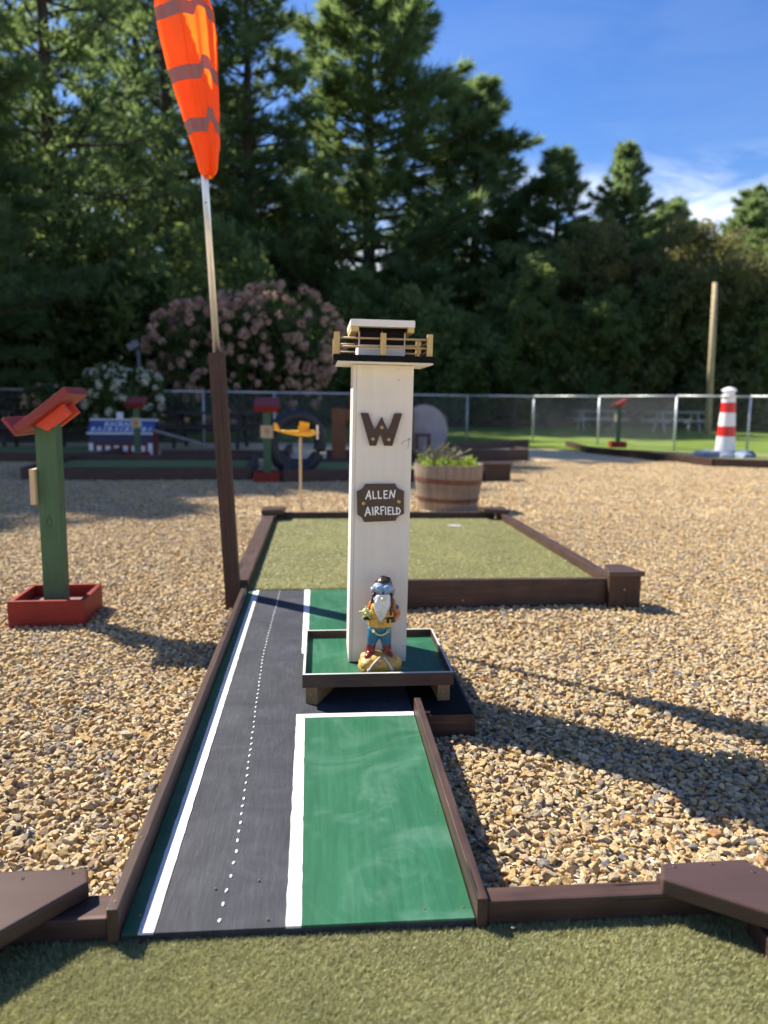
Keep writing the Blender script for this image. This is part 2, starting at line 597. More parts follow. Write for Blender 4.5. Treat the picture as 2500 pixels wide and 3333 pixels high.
STONE = [(0.0, (0.721, 0.530, 0.279, 1)), (0.16, (0.850, 0.689, 0.428, 1)), (0.3, (0.656, 0.424, 0.158, 1)), (0.42, (0.850, 0.753, 0.531, 1)),
         (0.56, (0.786, 0.552, 0.224, 1)), (0.66, (0.809, 0.699, 0.503, 1)), (0.80, (0.568, 0.446, 0.308, 1)), (0.9, (0.284, 0.289, 0.310, 1)), (0.94, (0.568, 0.297, 0.121, 1)), (1.0, (0.765, 0.615, 0.373, 1))]
M_gravel_bed = ground_mat('gravel_bed', STONE, 30, 0.9, voro=48)
M_lawn = ground_mat('lawn_grass', [(0.3, (0.07, 0.12, 0.018, 1)), (0.7, (0.19, 0.26, 0.035, 1))], 6, 0.6, big=0.5)
M_floor = ground_mat('forest_floor', [(0.3, (0.045, 0.035, 0.02, 1)), (0.7, (0.10, 0.075, 0.04, 1))], 3, 0.6)


def sheet(name, pts, z, mat):
    bm = bmesh.new()
    bm.faces.new([bm.verts.new((x, y, z)) for x, y in pts])
    bmesh.ops.recalc_face_normals(bm, faces=bm.faces[:])
    for f in bm.faces:
        if f.normal.z < 0:
            f.normal_flip()
    return tag(obj(name, bm, mat), kind='structure')


tag(sheet('forest_ground', [(-600, -400), (600, -400), (600, 800), (-600, 800)], -0.03, M_floor), kind='structure')
sheet('gravel_ground', [(-14, -6), (16, -6), (16, 10), (9.2, 13.2), (7.0, 15.2), (5.2, 18.5), (3.0, 19.0), (-14, 17.0)], -0.004, M_gravel_bed)
sheet('lawn', [(3.2, 17.4), (5.0, 16.5), (5.9, 14.6), (7.0, 12.3), (8.5, 11.8), (22, 8), (60, 24), (60, 34), (30, 37), (8, 37), (2.0, 34), (-3, 28), (-4, 19.2), (1.8, 18.0)], 0.004, M_lawn)


# ------------------------------------------------------------------ gravel stones and turf as point instances
def source_coll(name, meshes):
    col = bpy.data.collections.new(name)
    for i, me in enumerate(meshes):
        col.objects.link(bpy.data.objects.new(name, me))
    return col


def scatter(name, pts, rots, scl, idx, coll, mat, kind='stuff'):
    me = bpy.data.meshes.new(name)
    n = len(pts)
    me.vertices.add(n)
    me.vertices.foreach_set('co', np.asarray(pts, dtype=np.float32).ravel())
    a = me.attributes.new('rot', 'FLOAT_VECTOR', 'POINT')
    a.data.foreach_set('vector', np.asarray(rots, dtype=np.float32).ravel())
    a = me.attributes.new('scl', 'FLOAT_VECTOR', 'POINT')
    a.data.foreach_set('vector', np.asarray(scl, dtype=np.float32).ravel())
    a = me.attributes.new('idx', 'INT', 'POINT')
    a.data.foreach_set('value', np.asarray(idx, dtype=np.int32))
    me.materials.append(mat)
    o = bpy.data.objects.new(name, me)
    C.objects.link(o)
    ng = bpy.data.node_groups.new(name + '_nodes', 'GeometryNodeTree')
    ng.interface.new_socket('Geometry', in_out='INPUT', socket_type='NodeSocketGeometry')
    ng.interface.new_socket('Geometry', in_out='OUTPUT', socket_type='NodeSocketGeometry')
    gi = ng.nodes.new('NodeGroupInput')
    go = ng.nodes.new('NodeGroupOutput')
    iop = ng.nodes.new('GeometryNodeInstanceOnPoints')
    ci = ng.nodes.new('GeometryNodeCollectionInfo')
    ci.inputs['Collection'].default_value = coll
    ci.inputs['Separate Children'].default_value = True
    ci.inputs['Reset Children'].default_value = True

    def attr(nm, ty):
        x = ng.nodes.new('GeometryNodeInputNamedAttribute')
        x.data_type = ty
        x.inputs['Name'].default_value = nm
        return x.outputs['Attribute']
    er = ng.nodes.new('FunctionNodeEulerToRotation')
    ng.links.new(attr('rot', 'FLOAT_VECTOR'), er.inputs[0])
    ng.links.new(gi.outputs[0], iop.inputs['Points'])
    ng.links.new(ci.outputs[0], iop.inputs['Instance'])
    iop.inputs['Pick Instance'].default_value = True
    ng.links.new(attr('idx', 'INT'), iop.inputs['Instance Index'])
    ng.links.new(er.outputs[0], iop.inputs['Rotation'])
    ng.links.new(attr('scl', 'FLOAT_VECTOR'), iop.inputs['Scale'])
    ng.links.new(iop.outputs[0], go.inputs[0])
    md = o.modifiers.new('scatter', 'NODES')
    md.node_group = ng
    o['kind'] = kind
    return o


def stone_mat():
    m, nt, b = mat_new('stones')
    oi = nt.nodes.new('ShaderNodeObjectInfo')
    t = nt.nodes.new('ShaderNodeTexCoord')
    r = ramp(nt, oi.outputs['Random'], STONE)
    r.color_ramp.interpolation = 'LINEAR'
    n = N(nt, 'ShaderNodeTexNoise', Scale=2.2, Detail=8, Roughness=0.75)
    nt.links.new(t.outputs['Object'], n.inputs['Vector'])
    r2 = ramp(nt, n.outputs['Fac'], [(0.28, (0.55, 0.46, 0.36, 1)), (0.45, (1.0, 0.95, 0.87, 1)), (0.7, (1.2, 1.2, 1.18, 1))])
    mx = nt.nodes.new('ShaderNodeMix')
    mx.data_type = 'RGBA'
    mx.blend_type = 'MULTIPLY'
    mx.inputs['Factor'].default_value = 1
    nt.links.new(r.outputs[0], mx.inputs['A'])
    nt.links.new(r2.outputs[0], mx.inputs['B'])
    nt.links.new(mx.outputs['Result'], b.inputs['Base Color'])
    b.inputs['Roughness'].default_value = 0.8
    b.inputs['Specular IOR Level'].default_value = 0.3
    bp = N(nt, 'ShaderNodeBump', Strength=0.7, Distance=0.12)
    nt.links.new(n.outputs['Fac'], bp.inputs['Height'])
    nt.links.new(bp.outputs[0], b.inputs['Normal'])
    return m


M_stone = stone_mat()


def stone_mesh(seed):
    rnd = random.Random(seed)
    bm = bmesh.new()
    sx, sy, sz = 1.1, rnd.uniform(0.65, 1.0), rnd.uniform(0.45, 0.75)
    for i in range(rnd.choice((9, 10, 11, 12, 13))):
        v = Vector((rnd.gauss(0, 1), rnd.gauss(0, 1), rnd.gauss(0, 1))).normalized() * rnd.uniform(0.85, 1.15)
        bm.verts.new((v.x * sx, v.y * sy, v.z * sz))
    bmesh.ops.convex_hull(bm, input=bm.verts[:])
    for v in [v for v in bm.verts if not v.link_faces]:
        bm.verts.remove(v)
    bmesh.ops.bevel(bm, geom=bm.edges[:], offset=0.055, segments=1, affect='EDGES')
    me = bpy.data.meshes.new('stone')
    bm.to_mesh(me)
    bm.free()
    me.materials.append(M_stone)
    return me


stones = source_coll('stone_source', [stone_mesh(i) for i in range(14)])

HOLES = [(-0.60, 0.80, -2.0, 1.30), (-0.38, 0.30, 1.2, 3.72), (0.28, 0.46, 2.17, 2.78), (-0.46, 1.55, 3.62, 6.05), (-1.375, -1.065, 3.37, 3.67),
         (-3.7, -0.85, 9.65, 11.6), (-0.44, 2.4, 9.5, 11.8), (6.2, 12, 11.9, 16)]


def field(x_fn, y0, y1, step, z, s0, s1, zj):
    ys = np.arange(y0, y1, step)
    P = []
    for y in ys:
        a, b_ = x_fn(y)
        xs = np.arange(a, b_, step)
        P.append(np.stack([xs, np.full_like(xs, y)], 1))
    P = np.concatenate(P)
    P += RNG.uniform(-0.5, 0.5, P.shape) * step
    keep = np.ones(len(P), bool)
    for (a, b_, c, d) in HOLES:
        keep &= ~((P[:, 0] > a) & (P[:, 0] < b_) & (P[:, 1] > c) & (P[:, 1] < d))
    P = P[keep]
    n = len(P)
    zz = z + RNG.uniform(-zj, zj, n) + 0.006 * np.sin(P[:, 0] * 3.1 + 1.3 * np.sin(P[:, 1] * 2.3)) * np.cos(P[:, 1] * 2.7)
    pts = np.concatenate([P, zz[:, None]], 1)
    rots = np.stack([RNG.uniform(-0.5, 0.5, n), RNG.uniform(-0.5, 0.5, n), RNG.uniform(0, 6.28, n)], 1)
    s = np.clip(np.exp(RNG.normal(0, 0.24, n)), .6, 1.75) * (s0 + s1) / 2
    scl = np.stack([s, s, s], 1)
    return pts, rots, scl


vis = lambda y: (-0.52 * y - 0.5, 0.68 * y + 0.4)
sets = [field(vis, 1.0, 6.6, 0.0155, 0.000, 0.0082, 0.0125, 0.003), field(vis, 1.0, 6.6, 0.0215, 0.007, 0.0085, 0.0130, 0.004),
        field(vis, 6.6, 13.0, 0.026, 0.002, 0.011, 0.017, 0.004)]
pts = np.concatenate([s[0] for s in sets])
g = scatter('gravel', pts, np.concatenate([s[1] for s in sets]), np.concatenate([s[2] for s in sets]), RNG.integers(0, 14, len(pts)), stones, M_stone)
print('STONES', len(pts))


def turf_mat(name, c0, c1):
    m, nt, b = mat_new(name)
    out = nt.nodes['Material Output']
    oi = nt.nodes.new('ShaderNodeObjectInfo')
    r = ramp(nt, oi.outputs['Random'], [(0, c0), (0.75, c1), (1.0, sc(c1, 1.25))])
    gm_ = nt.nodes.new('ShaderNodeNewGeometry')
    pn = N(nt, 'ShaderNodeTexNoise', Scale=3.2, Detail=5, Roughness=0.65)
    nt.links.new(gm_.outputs['Position'], pn.inputs['Vector'])
    pr = ramp(nt, pn.outputs['Fac'], [(0.32, (0.86, 0.88, 0.82, 1)), (0.5, (1, 1, 1, 1)), (0.68, (1.12, 1.09, 1.04, 1))])
    pm = nt.nodes.new('ShaderNodeMix')
    pm.data_type = 'RGBA'
    pm.blend_type = 'MULTIPLY'
    pm.inputs['Factor'].default_value = 1
    nt.links.new(r.outputs[0], pm.inputs['A'])
    nt.links.new(pr.outputs[0], pm.inputs['B'])
    nt.links.new(pm.outputs['Result'], b.inputs['Base Color'])
    b.inputs['Roughness'].default_value = 0.42
    tr = nt.nodes.new('ShaderNodeBsdfTranslucent')
    nt.links.new(pm.outputs['Result'], tr.inputs['Color'])
    mx = nt.nodes.new('ShaderNodeMixShader')
    mx.inputs[0].default_value = 0.4
    nt.links.new(b.outputs[0], mx.inputs[1])
    nt.links.new(tr.outputs[0], mx.inputs[2])
    nt.links.new(mx.outputs[0], out.inputs['Surface'])
    return m


M_turf = turf_mat('turf_fibres', (0.27, 0.275, 0.115, 1), (0.41, 0.40, 0.18, 1))
M_turf_base = ground_mat('turf_backing', [(0.3, (0.22, 0.225, 0.09, 1)), (0.7, (0.32, 0.32, 0.13, 1))], 160, 0.5)


def tuft_mesh(seed):
    rnd = random.Random(seed)
    V, F = [], []
    for i in range(9):
        a = rnd.uniform(0, 2 * PI)
        px, py = rnd.uniform(-.5, .5), rnd.uniform(-.5, .5)
        lean = rnd.uniform(0.5, 1.6)
        h = rnd.uniform(0.7, 1.15)
        w = 0.075
        d = Vector((math.cos(a), math.sin(a), 0))
        s = Vector((-math.sin(a), math.cos(a), 0)) * w
        p0 = Vector((px, py, 0))
        p1 = p0 + d * lean * 0.35 + Vector((0, 0, h * 0.6))
        p2 = p0 + d * lean * 1.0 + Vector((0, 0, h))
        k = len(V)
        V += [p0 - s, p0 + s, p1 + s * .9, p1 - s * .9, p2 + s * .4, p2 - s * .4]
        F += [(k, k + 1, k + 2, k + 3), (k + 3, k + 2, k + 4, k + 5)]
    return put_mesh(None, [tuple(v) for v in V], F, M_turf) if False else _tm(V, F)


def _tm(V, F):
    me = bpy.data.meshes.new('tuft')
    me.from_pydata([tuple(v) for v in V], [], F)
    me.materials.append(M_turf)
    return me


tufts = source_coll('tuft_source', [tuft_mesh(50 + i) for i in range(8)])


def turf(label, x0, x1, y0, y1, z, step, h):
    xs, ys = np.meshgrid(np.arange(x0, x1, step), np.arange(y0, y1, step))
    P = np.stack([xs.ravel(), ys.ravel()], 1)
    P += RNG.uniform(-.5, .5, P.shape) * step
    n = len(P)
    pts = np.concatenate([P, np.full((n, 1), z)], 1)
    rots = np.stack([RNG.uniform(-.25, .25, n), RNG.uniform(-.25, .25, n), RNG.uniform(0, 6.28, n)], 1)
    s = np.stack([np.full(n, step * 1.25), np.full(n, step * 1.25), RNG.uniform(.75, 1.2, n) * h], 1)
    o = scatter('artificial_turf', pts, rots, s, RNG.integers(0, 8, n), tufts, M_turf)
    o['label'] = label
    return n


nt_ = turf('short olive artificial turf of the near tee box', -0.56, 0.775, 0.80, 1.256, 0.056, 0.0046, 0.0085)
nt_ += turf('short olive artificial turf of the putting green behind the tower', -0.35, 1.46, 3.722, 5.98, 0.076, 0.0078, 0.009)
print('TUFTS', nt_)
sheet('tee_turf_base', [(-0.60, -0.4), (0.80, -0.4), (0.80, 1.254), (-0.60, 1.254)], 0.056, M_turf_base)
sheet('putting_green_base', [(-0.36, 3.722), (1.47, 3.722), (1.44, 6.0), (-0.36, 6.0)], 0.076, M_turf_base)


# ------------------------------------------------------------------ RUNWAY
run = thing('runway_lane', 'long painted plywood lane marked as a black runway with white edge lines', 'golf lane', (0, 2.4, 0))
obj('plywood_deck', box(-0.348, 0.277, 1.255, 3.72, 0.052, 0.075), M_deck_black, run)
obj('side_landing', box(0.2785, 0.455, 2.178, 2.774, 0.0, 0.075, 0.002), [M_black_paint], run)
obj('landing_face', box(0.2785, 0.457, 2.168, 2.1775, -0.02, 0.071, 0.001), M_brown_x, run)
obj('landing_end_board', box(0.4555, 0.463, 2.168, 2.776, -0.02, 0.0715, 0.001), M_brown_y, run)
obj('riser', box(-0.345, 0.275, 1.262, 3.70, -0.02, 0.0515), M_black_paint, run)


def paint_strip(name, x0a, x1a, y0, x0b, x1b, y1, mat, z=0.0755, jit=0.0012, th=0.0015, n=90):
    bm = bmesh.new()
    L, Rr, L2, R2 = [], [], [], []
    for i in range(n + 1):
        t = i / n
        y = y0 + (y1 - y0) * t
        a = x0a + (x0b - x0a) * t + (noise.noise(Vector((y * 22, 1, 3))) * jit * 1.6 + random.uniform(-.5, .5) * jit)
        b = x1a + (x1b - x1a) * t + (noise.noise(Vector((y * 22, 9, 3))) * jit * 1.6 + random.uniform(-.5, .5) * jit)
        L.append(bm.verts.new((a, y, z + th)))
        Rr.append(bm.verts.new((b, y, z + th)))
        L2.append(bm.verts.new((a, y, z - .003)))
        R2.append(bm.verts.new((b, y, z - .003)))
    for i in range(n):
        bm.faces.new([L[i], Rr[i], Rr[i + 1], L[i + 1]])
        bm.faces.new([L2[i], L[i], L[i + 1], L2[i + 1]])
        bm.faces.new([Rr[i], R2[i], R2[i + 1], Rr[i + 1]])
    for A in ((L[0], L2[0], R2[0], Rr[0]), (L[-1], Rr[-1], R2[-1], L2[-1])):
        bm.faces.new(A)
    bmesh.ops.recalc_face_normals(bm, faces=bm.faces[:])
    return obj(name, bm, mat, run)


M_line = wood_mat('line_paint', (0.70, 0.69, 0.66, 1), 'Y', 0.5, var=0.14, bump=0.5, grain=110)
paint_strip('green_edge_strip', -0.3475, -0.3195, 1.2545, -0.3475, -0.327, 3.7195, M_deck_green)
paint_strip('white_line', -0.3193, -0.292, 1.2545, -0.327, -0.299, 3.7195, M_line, jit=0.0010)
paint_strip('white_line', -0.0625, -0.0345, 1.2545, -0.072, -0.047, 2.19, M_line, jit=0.0010, n=50)
paint_strip('green_panel', -0.0343, 0.277, 1.2545, -0.0468, 0.277, 2.162, M_deck_green, n=40, jit=0)
paint_strip('white_line', -0.0466, 0.277, 2.1635, -0.0466, 0.277, 2.19, M_line, n=12)
paint_strip('white_line', -0.070, -0.047, 2.745, -0.078, -0.051, 3.7195, M_line, jit=0.0014, n=50)
paint_strip('green_panel', -0.0468, 0.277, 2.745, -0.0508, 0.277, 3.7195, M_deck_green, n=40, jit=0)
dx = [(1.28, -0.181), (1.48, -0.174), (1.72, -0.180), (1.96, -0.187), (2.36, -0.199), (2.71, -0.209), (2.95, -0.207), (3.12, -0.206), (3.49, -0.200), (3.72, -0.196)]
y = 1.279
dot_me = None
while y < 3.70:
    xx = np.interp(y, [a for a, b in dx], [b for a, b in dx])
    if dot_me is None:
        dd = lathe([(0.0046, -0.002), (0.0046, 0.0012), (0.0035, 0.0018)], 12)
        d0 = obj('centre_dot', dd, M_line, run, local=True)
        dot_me = d0.data
    else:
        d0 = bpy.data.objects.new('centre_dot', dot_me)
        C.objects.link(d0)
        d0.parent = run
    d0.location = (xx + random.uniform(-.001, .001), y - 2.4, 0.0755)
    d0.scale = (random.uniform(.50, .64), random.uniform(1.05, 1.4), 1)
    d0.rotation_euler = (0, 0, random.uniform(-.35, .1))
    y += (0.043 if y < 1.5 else 0.036) * random.uniform(.93, 1.07)
for p in ((-0.325, 1.30), (0.19, 1.285), (-0.095, 1.275), (-0.20, 1.37), (-0.12, 1.39), (0.262, 1.285), (0.262, 1.62), (0.255, 2.12), (-0.33, 2.1), (0.05, 2.10), (0.24, 1.72)):
    screw(run, (p[0], p[1], 0.0772), (0, 0, 1), 0.0021)
# debris flecks, dents are left to the grain
rl = thing('runway_border', 'low brown stained rail boards along both sides of the runway lane', 'rail', (0, 2.4, 0))
obj('left_rail', box(-0.369, -0.3495, 1.248, 3.605, -0.01, 0.128, 0.002), M_brown_y, rl)
obj('right_rail', prism([(1.248, 0.0), (2.185, 0.0), (2.197, 0.118), (1.248, 0.118)], 0, 0.020, 0.0025, Matrix(((0, 0, 1, 0.2795), (1, 0, 0, 0), (0, 1, 0, 0), (0, 0, 0, 1)))), M_brown_y, rl)
obj('rear_rail', box(0.2795, 0.299, 2.790, 3.60, -0.01, 0.118, 0.002), M_brown_y, rl)
for yy in (1.27, 1.47, 2.0, 2.9):
    screw(rl, (-0.359, yy, 0.128), (0, 0, 1), 0.0026)

# ------------------------------------------------------------------ far putting green frame
fr = thing('green_border', 'brown timber frame around the putting green behind the tower', 'border', (0.5, 3.62, 0))
obj('front_board', box(0.301, 1.404, 3.60, 3.638, -0.02, 0.146, 0.003), M_brown_x, fr)
obj('left_timber', box(-0.440, -0.352, 3.72, 5.99, -0.02, 0.128, 0.004), M_brown_y, fr)
obj('rear_timber', box(-0.352, 1.39, 6.0, 6.038, -0.02, 0.130, 0.003), M_brown_x, fr)
obj('right_timber', box(0, 0.052, 0, 2.40, -0.02, 0.132, 0.003, Matrix.Translation((1.452, 3.639, 0)) @ Matrix.Rotation(R(1.0), 4, 'Z')), M_brown_y, fr)
blk = obj('corner_block', box(1.4045, 1.562, 3.56, 3.636, -0.02, 0.1665, 0.003), M_brown_z, fr)
obj('corner_cap', prism([(1.395, 3.545), (1.575, 3.545), (1.53, 3.73), (1.44, 3.73)], 0.1675, 0.191, 0.003), M_brown_cap, fr)
obj('corner_cap', prism([(-0.450, 5.85), (-0.29, 5.90), (-0.27, 6.06), (-0.450, 6.06)], 0.1315, 0.168, 0.005), M_brown_cap, fr)
obj('corner_cap', prism([(1.26, 6.055), (1.29, 5.93), (1.47, 5.85), (1.475, 6.055)], 0.1335, 0.168, 0.005), M_brown_cap, fr)
screw(fr, (1.48, 3.558, 0.10), (0, -1, 0), 0.004)
screw(fr, (0.69, 3.598, 0.045), (0, -1, 0), 0.004)
# hole cup in the turf
M_edge_c = plain_mat('worn_cup', (0.30, 0.30, 0.28, 1), .6)
cup = thing('hole_cup', 'small white rimmed hole sunk into the far putting green', 'golf hole', (0.996, 5.595, 0.08))
obj('rim', lathe([(0.046, 0.000), (0.052, 0.000), (0.052, 0.0085), (0.046, 0.0085)], 28), M_edge_c, cup, local=True)
obj('inner_cup', lathe([(0.049, -0.02), (0.049, 0.0045), (0.046, 0.0045), (0.046, -0.015)], 28), M_black_paint, cup, local=True)

# ------------------------------------------------------------------ near tee box frame
tb = thing('tee_box_border', 'dark brown timber frame with rounded corner boards around the near tee turf', 'border', (0, 1.28, 0))
obj('front_timber', box(0.300, 0.855, 1.255, 1.297, -0.02, 0.107, 0.005), M_brown_x, tb)
obj('front_timber', box(-0.70, -0.371, 1.262, 1.330, -0.02, 0.102, 0.005), M_brown_x, tb)
obj('right_timber', box(0.762, 0.850, -0.3, 1.206, -0.02, 0.099, 0.006), M_brown_y, tb)
obj('left_timber', box(-0.665, -0.575, -0.3, 1.2605, -0.02, 0.099, 0.006), M_brown_y, tb)
obj('corner_support', box(0.642, 0.79, 1.2985, 1.318, -0.02, 0.107, 0.004), M_brown_x, tb)
obj('corner_board', prism([(0.622, 1.250), (0.640, 1.296), (0.800, 1.300), (0.830, 1.262), (0.905, 1.040)], 0.1085, 0.142, 0.006, seg=3), M_brown_cap, tb)
obj('corner_board', prism([(-0.418, 1.318), (-0.432, 1.362), (-0.70, 1.362), (-0.70, 0.98)], 0.1035, 0.136, 0.006, seg=3), M_brown_cap, tb)
for p in ((0.66, 1.283), (0.735, 1.287), (0.80, 1.258), (0.79, 1.175)):
    screw(tb, (p[0], p[1], 0.142), (0, 0, 1), 0.004, M_brown_cap)
for p in ((-0.455, 1.345), (-0.54, 1.335)):
    screw(tb, (p[0], p[1], 0.136), (0, 0, 1), 0.004, M_brown_cap)
lf = bmesh.new()
ell(lf, (0.344, 1.236, 0.068), (0.006, 0.003, 0.0016), 2, Euler((0.2, 0.3, 0.6)))
tag(obj('dry_leaf', lf, M_tan), 'tiny dry brown leaf scrap lying on the near turf', 'leaf')

# ------------------------------------------------------------------ raised tray under the tower
M_edge = wood_mat('worn_white_edge', (0.45, 0.45, 0.43, 1), 'X', 0.6, var=.3)
tr = thing('tower_platform', 'raised green tray with white edged brown rims on wooden blocks', 'platform', (0.175, 2.49, 0.075))
X0, X1, Y0, Y1 = -0.0557, 0.4103, 2.2575, 2.722
RW = 0.0115
obj('tray_floor', box(X0 + RW - .001, X1 - .0085, Y0 + RW - .001, Y1 - RW + .001, 0.1373, 0.1474), M_deck_green, tr)
for nm, b_ in (('front_rim', (X0, X1, Y0, Y0 + RW, 0.132, 0.1722)), ('rear_rim', (X0, X1, Y1 - RW, Y1, 0.132, 0.1722)),
               ('side_rim', (X0, X0 + .0095, Y0 + RW + .0005, Y1 - RW - .0005, 0.132, 0.1722)), ('side_rim', (X1 - .008, X1, Y0 + RW + .0005, Y1 - RW - .0005, 0.132, 0.1722))):
    obj(nm, box(*b_), M_brown_x if 'side' not in nm else M_brown_y, tr)
    obj('white_edge', box(b_[0] + .001, b_[1] - .001, b_[2] + (.001 if 'side' not in nm else 0), b_[3] - (.001 if 'side' not in nm else 0), b_[5] + .0002, b_[5] + 0.0012), M_edge, tr)
for cx_, a in ((-0.046, R(-21)), (0.364, R(2))):
    m = Matrix.Translation((cx_, 2.273, 0)) @ Matrix.Rotation(a, 4, 'Z')
    lg = obj('leg_block', box(0.0, 0.038, 0, 0.16, 0.0755, 0.1315, 0.001, m), M_raw_wood_y, tr)
    screw(lg, m @ Vector((0.017, 0, 0.105)), m.to_3x3() @ Vector((0, -1, 0)), 0.003)
for cx_ in (-0.040, 0.356):
    obj('leg_block', box(cx_, cx_ + 0.038, 2.57, 2.69, 0.0755, 0.1315, 0.001), M_raw_wood_y, tr)

# ------------------------------------------------------------------ TOWER
tw = thing('control_tower', 'tall white painted wooden model control tower with railed balcony', 'model tower', (0.18, 2.45, 0.1735))
LEAN = Matrix.Translation((0.18, 2.36, 0.173)) @ Matrix.Rotation(R(0.72), 4, 'Y') @ Matrix.Translation((-0.18, -2.36, -0.173))


def tb_(x0, x1, y0, y1, z0, z1, bev=0.0):
    return box(x0, x1, y0, y1, z0, z1, bev, LEAN)


T0, T1 = 0.1745, 1.108
obj('front_board', tb_(0.0985, 0.272, 2.362, 2.377, T0, T1, 0.0012), M_white_z, tw)
obj('side_board', tb_(0.088, 0.0980, 2.361, 2.545, T0, T1, 0.0012), M_white_z, tw)
obj('side_board', tb_(0.260, 0.272, 2.3775, 2.545, T0, T1, 0.0012), M_white_z, tw)
obj('back_board', tb_(0.0985, 0.2595, 2.531, 2.545, T0, T1, 0.0012), M_white_z, tw)
for p in ((0.118, 1.097), (0.228, 1.095), (0.262, 0.225)):
    o = screw(tw, LEAN @ Vector((p[0], 2.3615, p[1])), (0, -1, 0), 0.0045 if p[1] > 1 else 0.0015, M_white_z if p[1] > 1 else M_black_paint)
# balcony slab
obj('balcony_slab', tb_(0.038, 0.322, 2.300, 2.590, 1.109, 1.1145, 0.001), M_white_x, tw)
jb = bmesh.new()
nn = 70
rim = []
for k in range(nn + 1):
    x = 0.026 + 0.302 * k / nn
    rim.append((x, 2.292 + random.uniform(-.0015, .0015)))
rim += [(0.328, 2.60), (0.026, 2.60)]
jb.free()
jb = prism([(p[0], p[1]) for p in rim], 1.1150, 1.1325, 0, LEAN)
obj('balcony_deck', jb, M_black_paint, tw)
# posts and dowels
PY0, PY1 = 2.302, 2.572
px_ = {'l': 0.036, 'm': 0.172, 'r': 0.310}
for k, x in px_.items():
    obj('railing_post', tb_(x - 0.0085, x + 0.0085, PY0 - 0.006, PY0 + 0.006, 1.133, 1.197, 0.0008), M_raw_wood, tw)
    if k != 'm':
        obj('railing_post', tb_(x - 0.0085, x + 0.0085, PY1 - 0.006, PY1 + 0.006, 1.133, 1.197, 0.0008), M_raw_wood, tw)
obj('railing_post', tb_(px_['m'] - 0.0085, px_['m'] + 0.0085, PY1 - 0.006, PY1 + 0.006, 1.133, 1.197, 0.0008), M_raw_wood, tw)
for z in (1.156, 1.181):
    for yy in (PY0, PY1):
        for a, b_ in (('l', 'm'), ('m', 'r')):
            bm = bmesh.new()
            tube(bm, [LEAN @ Vector((px_[a] + 0.0088, yy, z)), LEAN @ Vector((px_[b_] - 0.0088, yy, z + 0.0005))], 0.0031, 10)
            obj('dowel_rail', bm, M_dowel, tw, smooth=True)
    for x in (px_['l'], px_['r']):
        bm = bmesh.new()
        tube(bm, [LEAN @ Vector((x, PY0 + 0.0065, z - .006)), LEAN @ Vector((x, PY1 - 0.0065, z - .006))], 0.0031, 10)
        obj('dowel_rail', bm, M_dowel, tw, smooth=True)
# cabin with dark windows
obj('cabin', tb_(0.101, 0.242, 2.345, 2.530, 1.1328, 1.206, 0.001), M_white_x, tw)
for x0, x1 in ((0.1055, 0.1695), (0.1725, 0.2375)):
    obj('window_pane', tb_(x0, x1, 2.3425, 2.3445, 1.166, 1.2055), plain_mat('cabin_window', (0.008, 0.006, 0.006, 1), 0.6, spec=0.15, scale=60), tw)
obj('window_pane', tb_(0.0985, 0.1005, 2.352, 2.522, 1.166, 1.2055), bpy.data.materials['cabin_window'], tw)
obj('window_pane', tb_(0.2425, 0.2445, 2.352, 2.522, 1.166, 1.2055), bpy.data.materials['cabin_window'], tw)
rf = obj('roof', tb_(0.075, 0.264, 2.292, 2.575, 1.2150, 1.2345, 0.001), M_white_x, tw)
obj('roof_cleat', tb_(0.077, 0.1000, 2.2945, 2.57, 1.200, 1.2148), M_raw_wood, rf)
obj('roof_cleat', tb_(0.2445, 0.262, 2.2945, 2.57, 1.200, 1.2148), M_raw_wood, rf)
obj('roof_lining', tb_(0.1002, 0.2443, 2.335, 2.54, 1.2062, 1.2148), M_black_paint, rf)
k1 = 0.3014 * 2.376 / 2504 * 1.0


def W_pt(x, y_):      # picture measure of the letter turned into metres on the tower face
    return (0.122 + (x - 573) * 0.000288, 0.963 - (y_ - 1211) * 0.000285)


wp = [(573, 1211), (654, 1211), (722, 1392), (798, 1250), (868, 1402), (932, 1211), (1014, 1211), (912, 1557), (828, 1557), (783, 1420), (740, 1557), (674, 1557)]
M_face = Matrix(((1, 0, 0, 0), (0, 0, -1, 2.3615), (0, 1, 0, 0), (0, 0, 0, 1)))     # x,z in the face, extrude toward viewer
M_letter = plain_mat('letter_brown', (0.045, 0.018, 0.012, 1), 0.5, var=0.15)
wl = obj('letter_w', prism([W_pt(*p) for p in wp], 0.0006, 0.0105, 0.0008, M_face), M_letter, tw)
for p in ((798, 1360), (705, 1485), (874, 1490)):
    q = W_pt(*p)
    screw(wl, (q[0], 2.3615 - 0.0105, q[1]), (0, -1, 0), 0.0052)


def P_pt(x, y_):
    return (0.1115 + (x - 532) * 0.000290, 0.747 - (y_ - 308) * 0.000290)


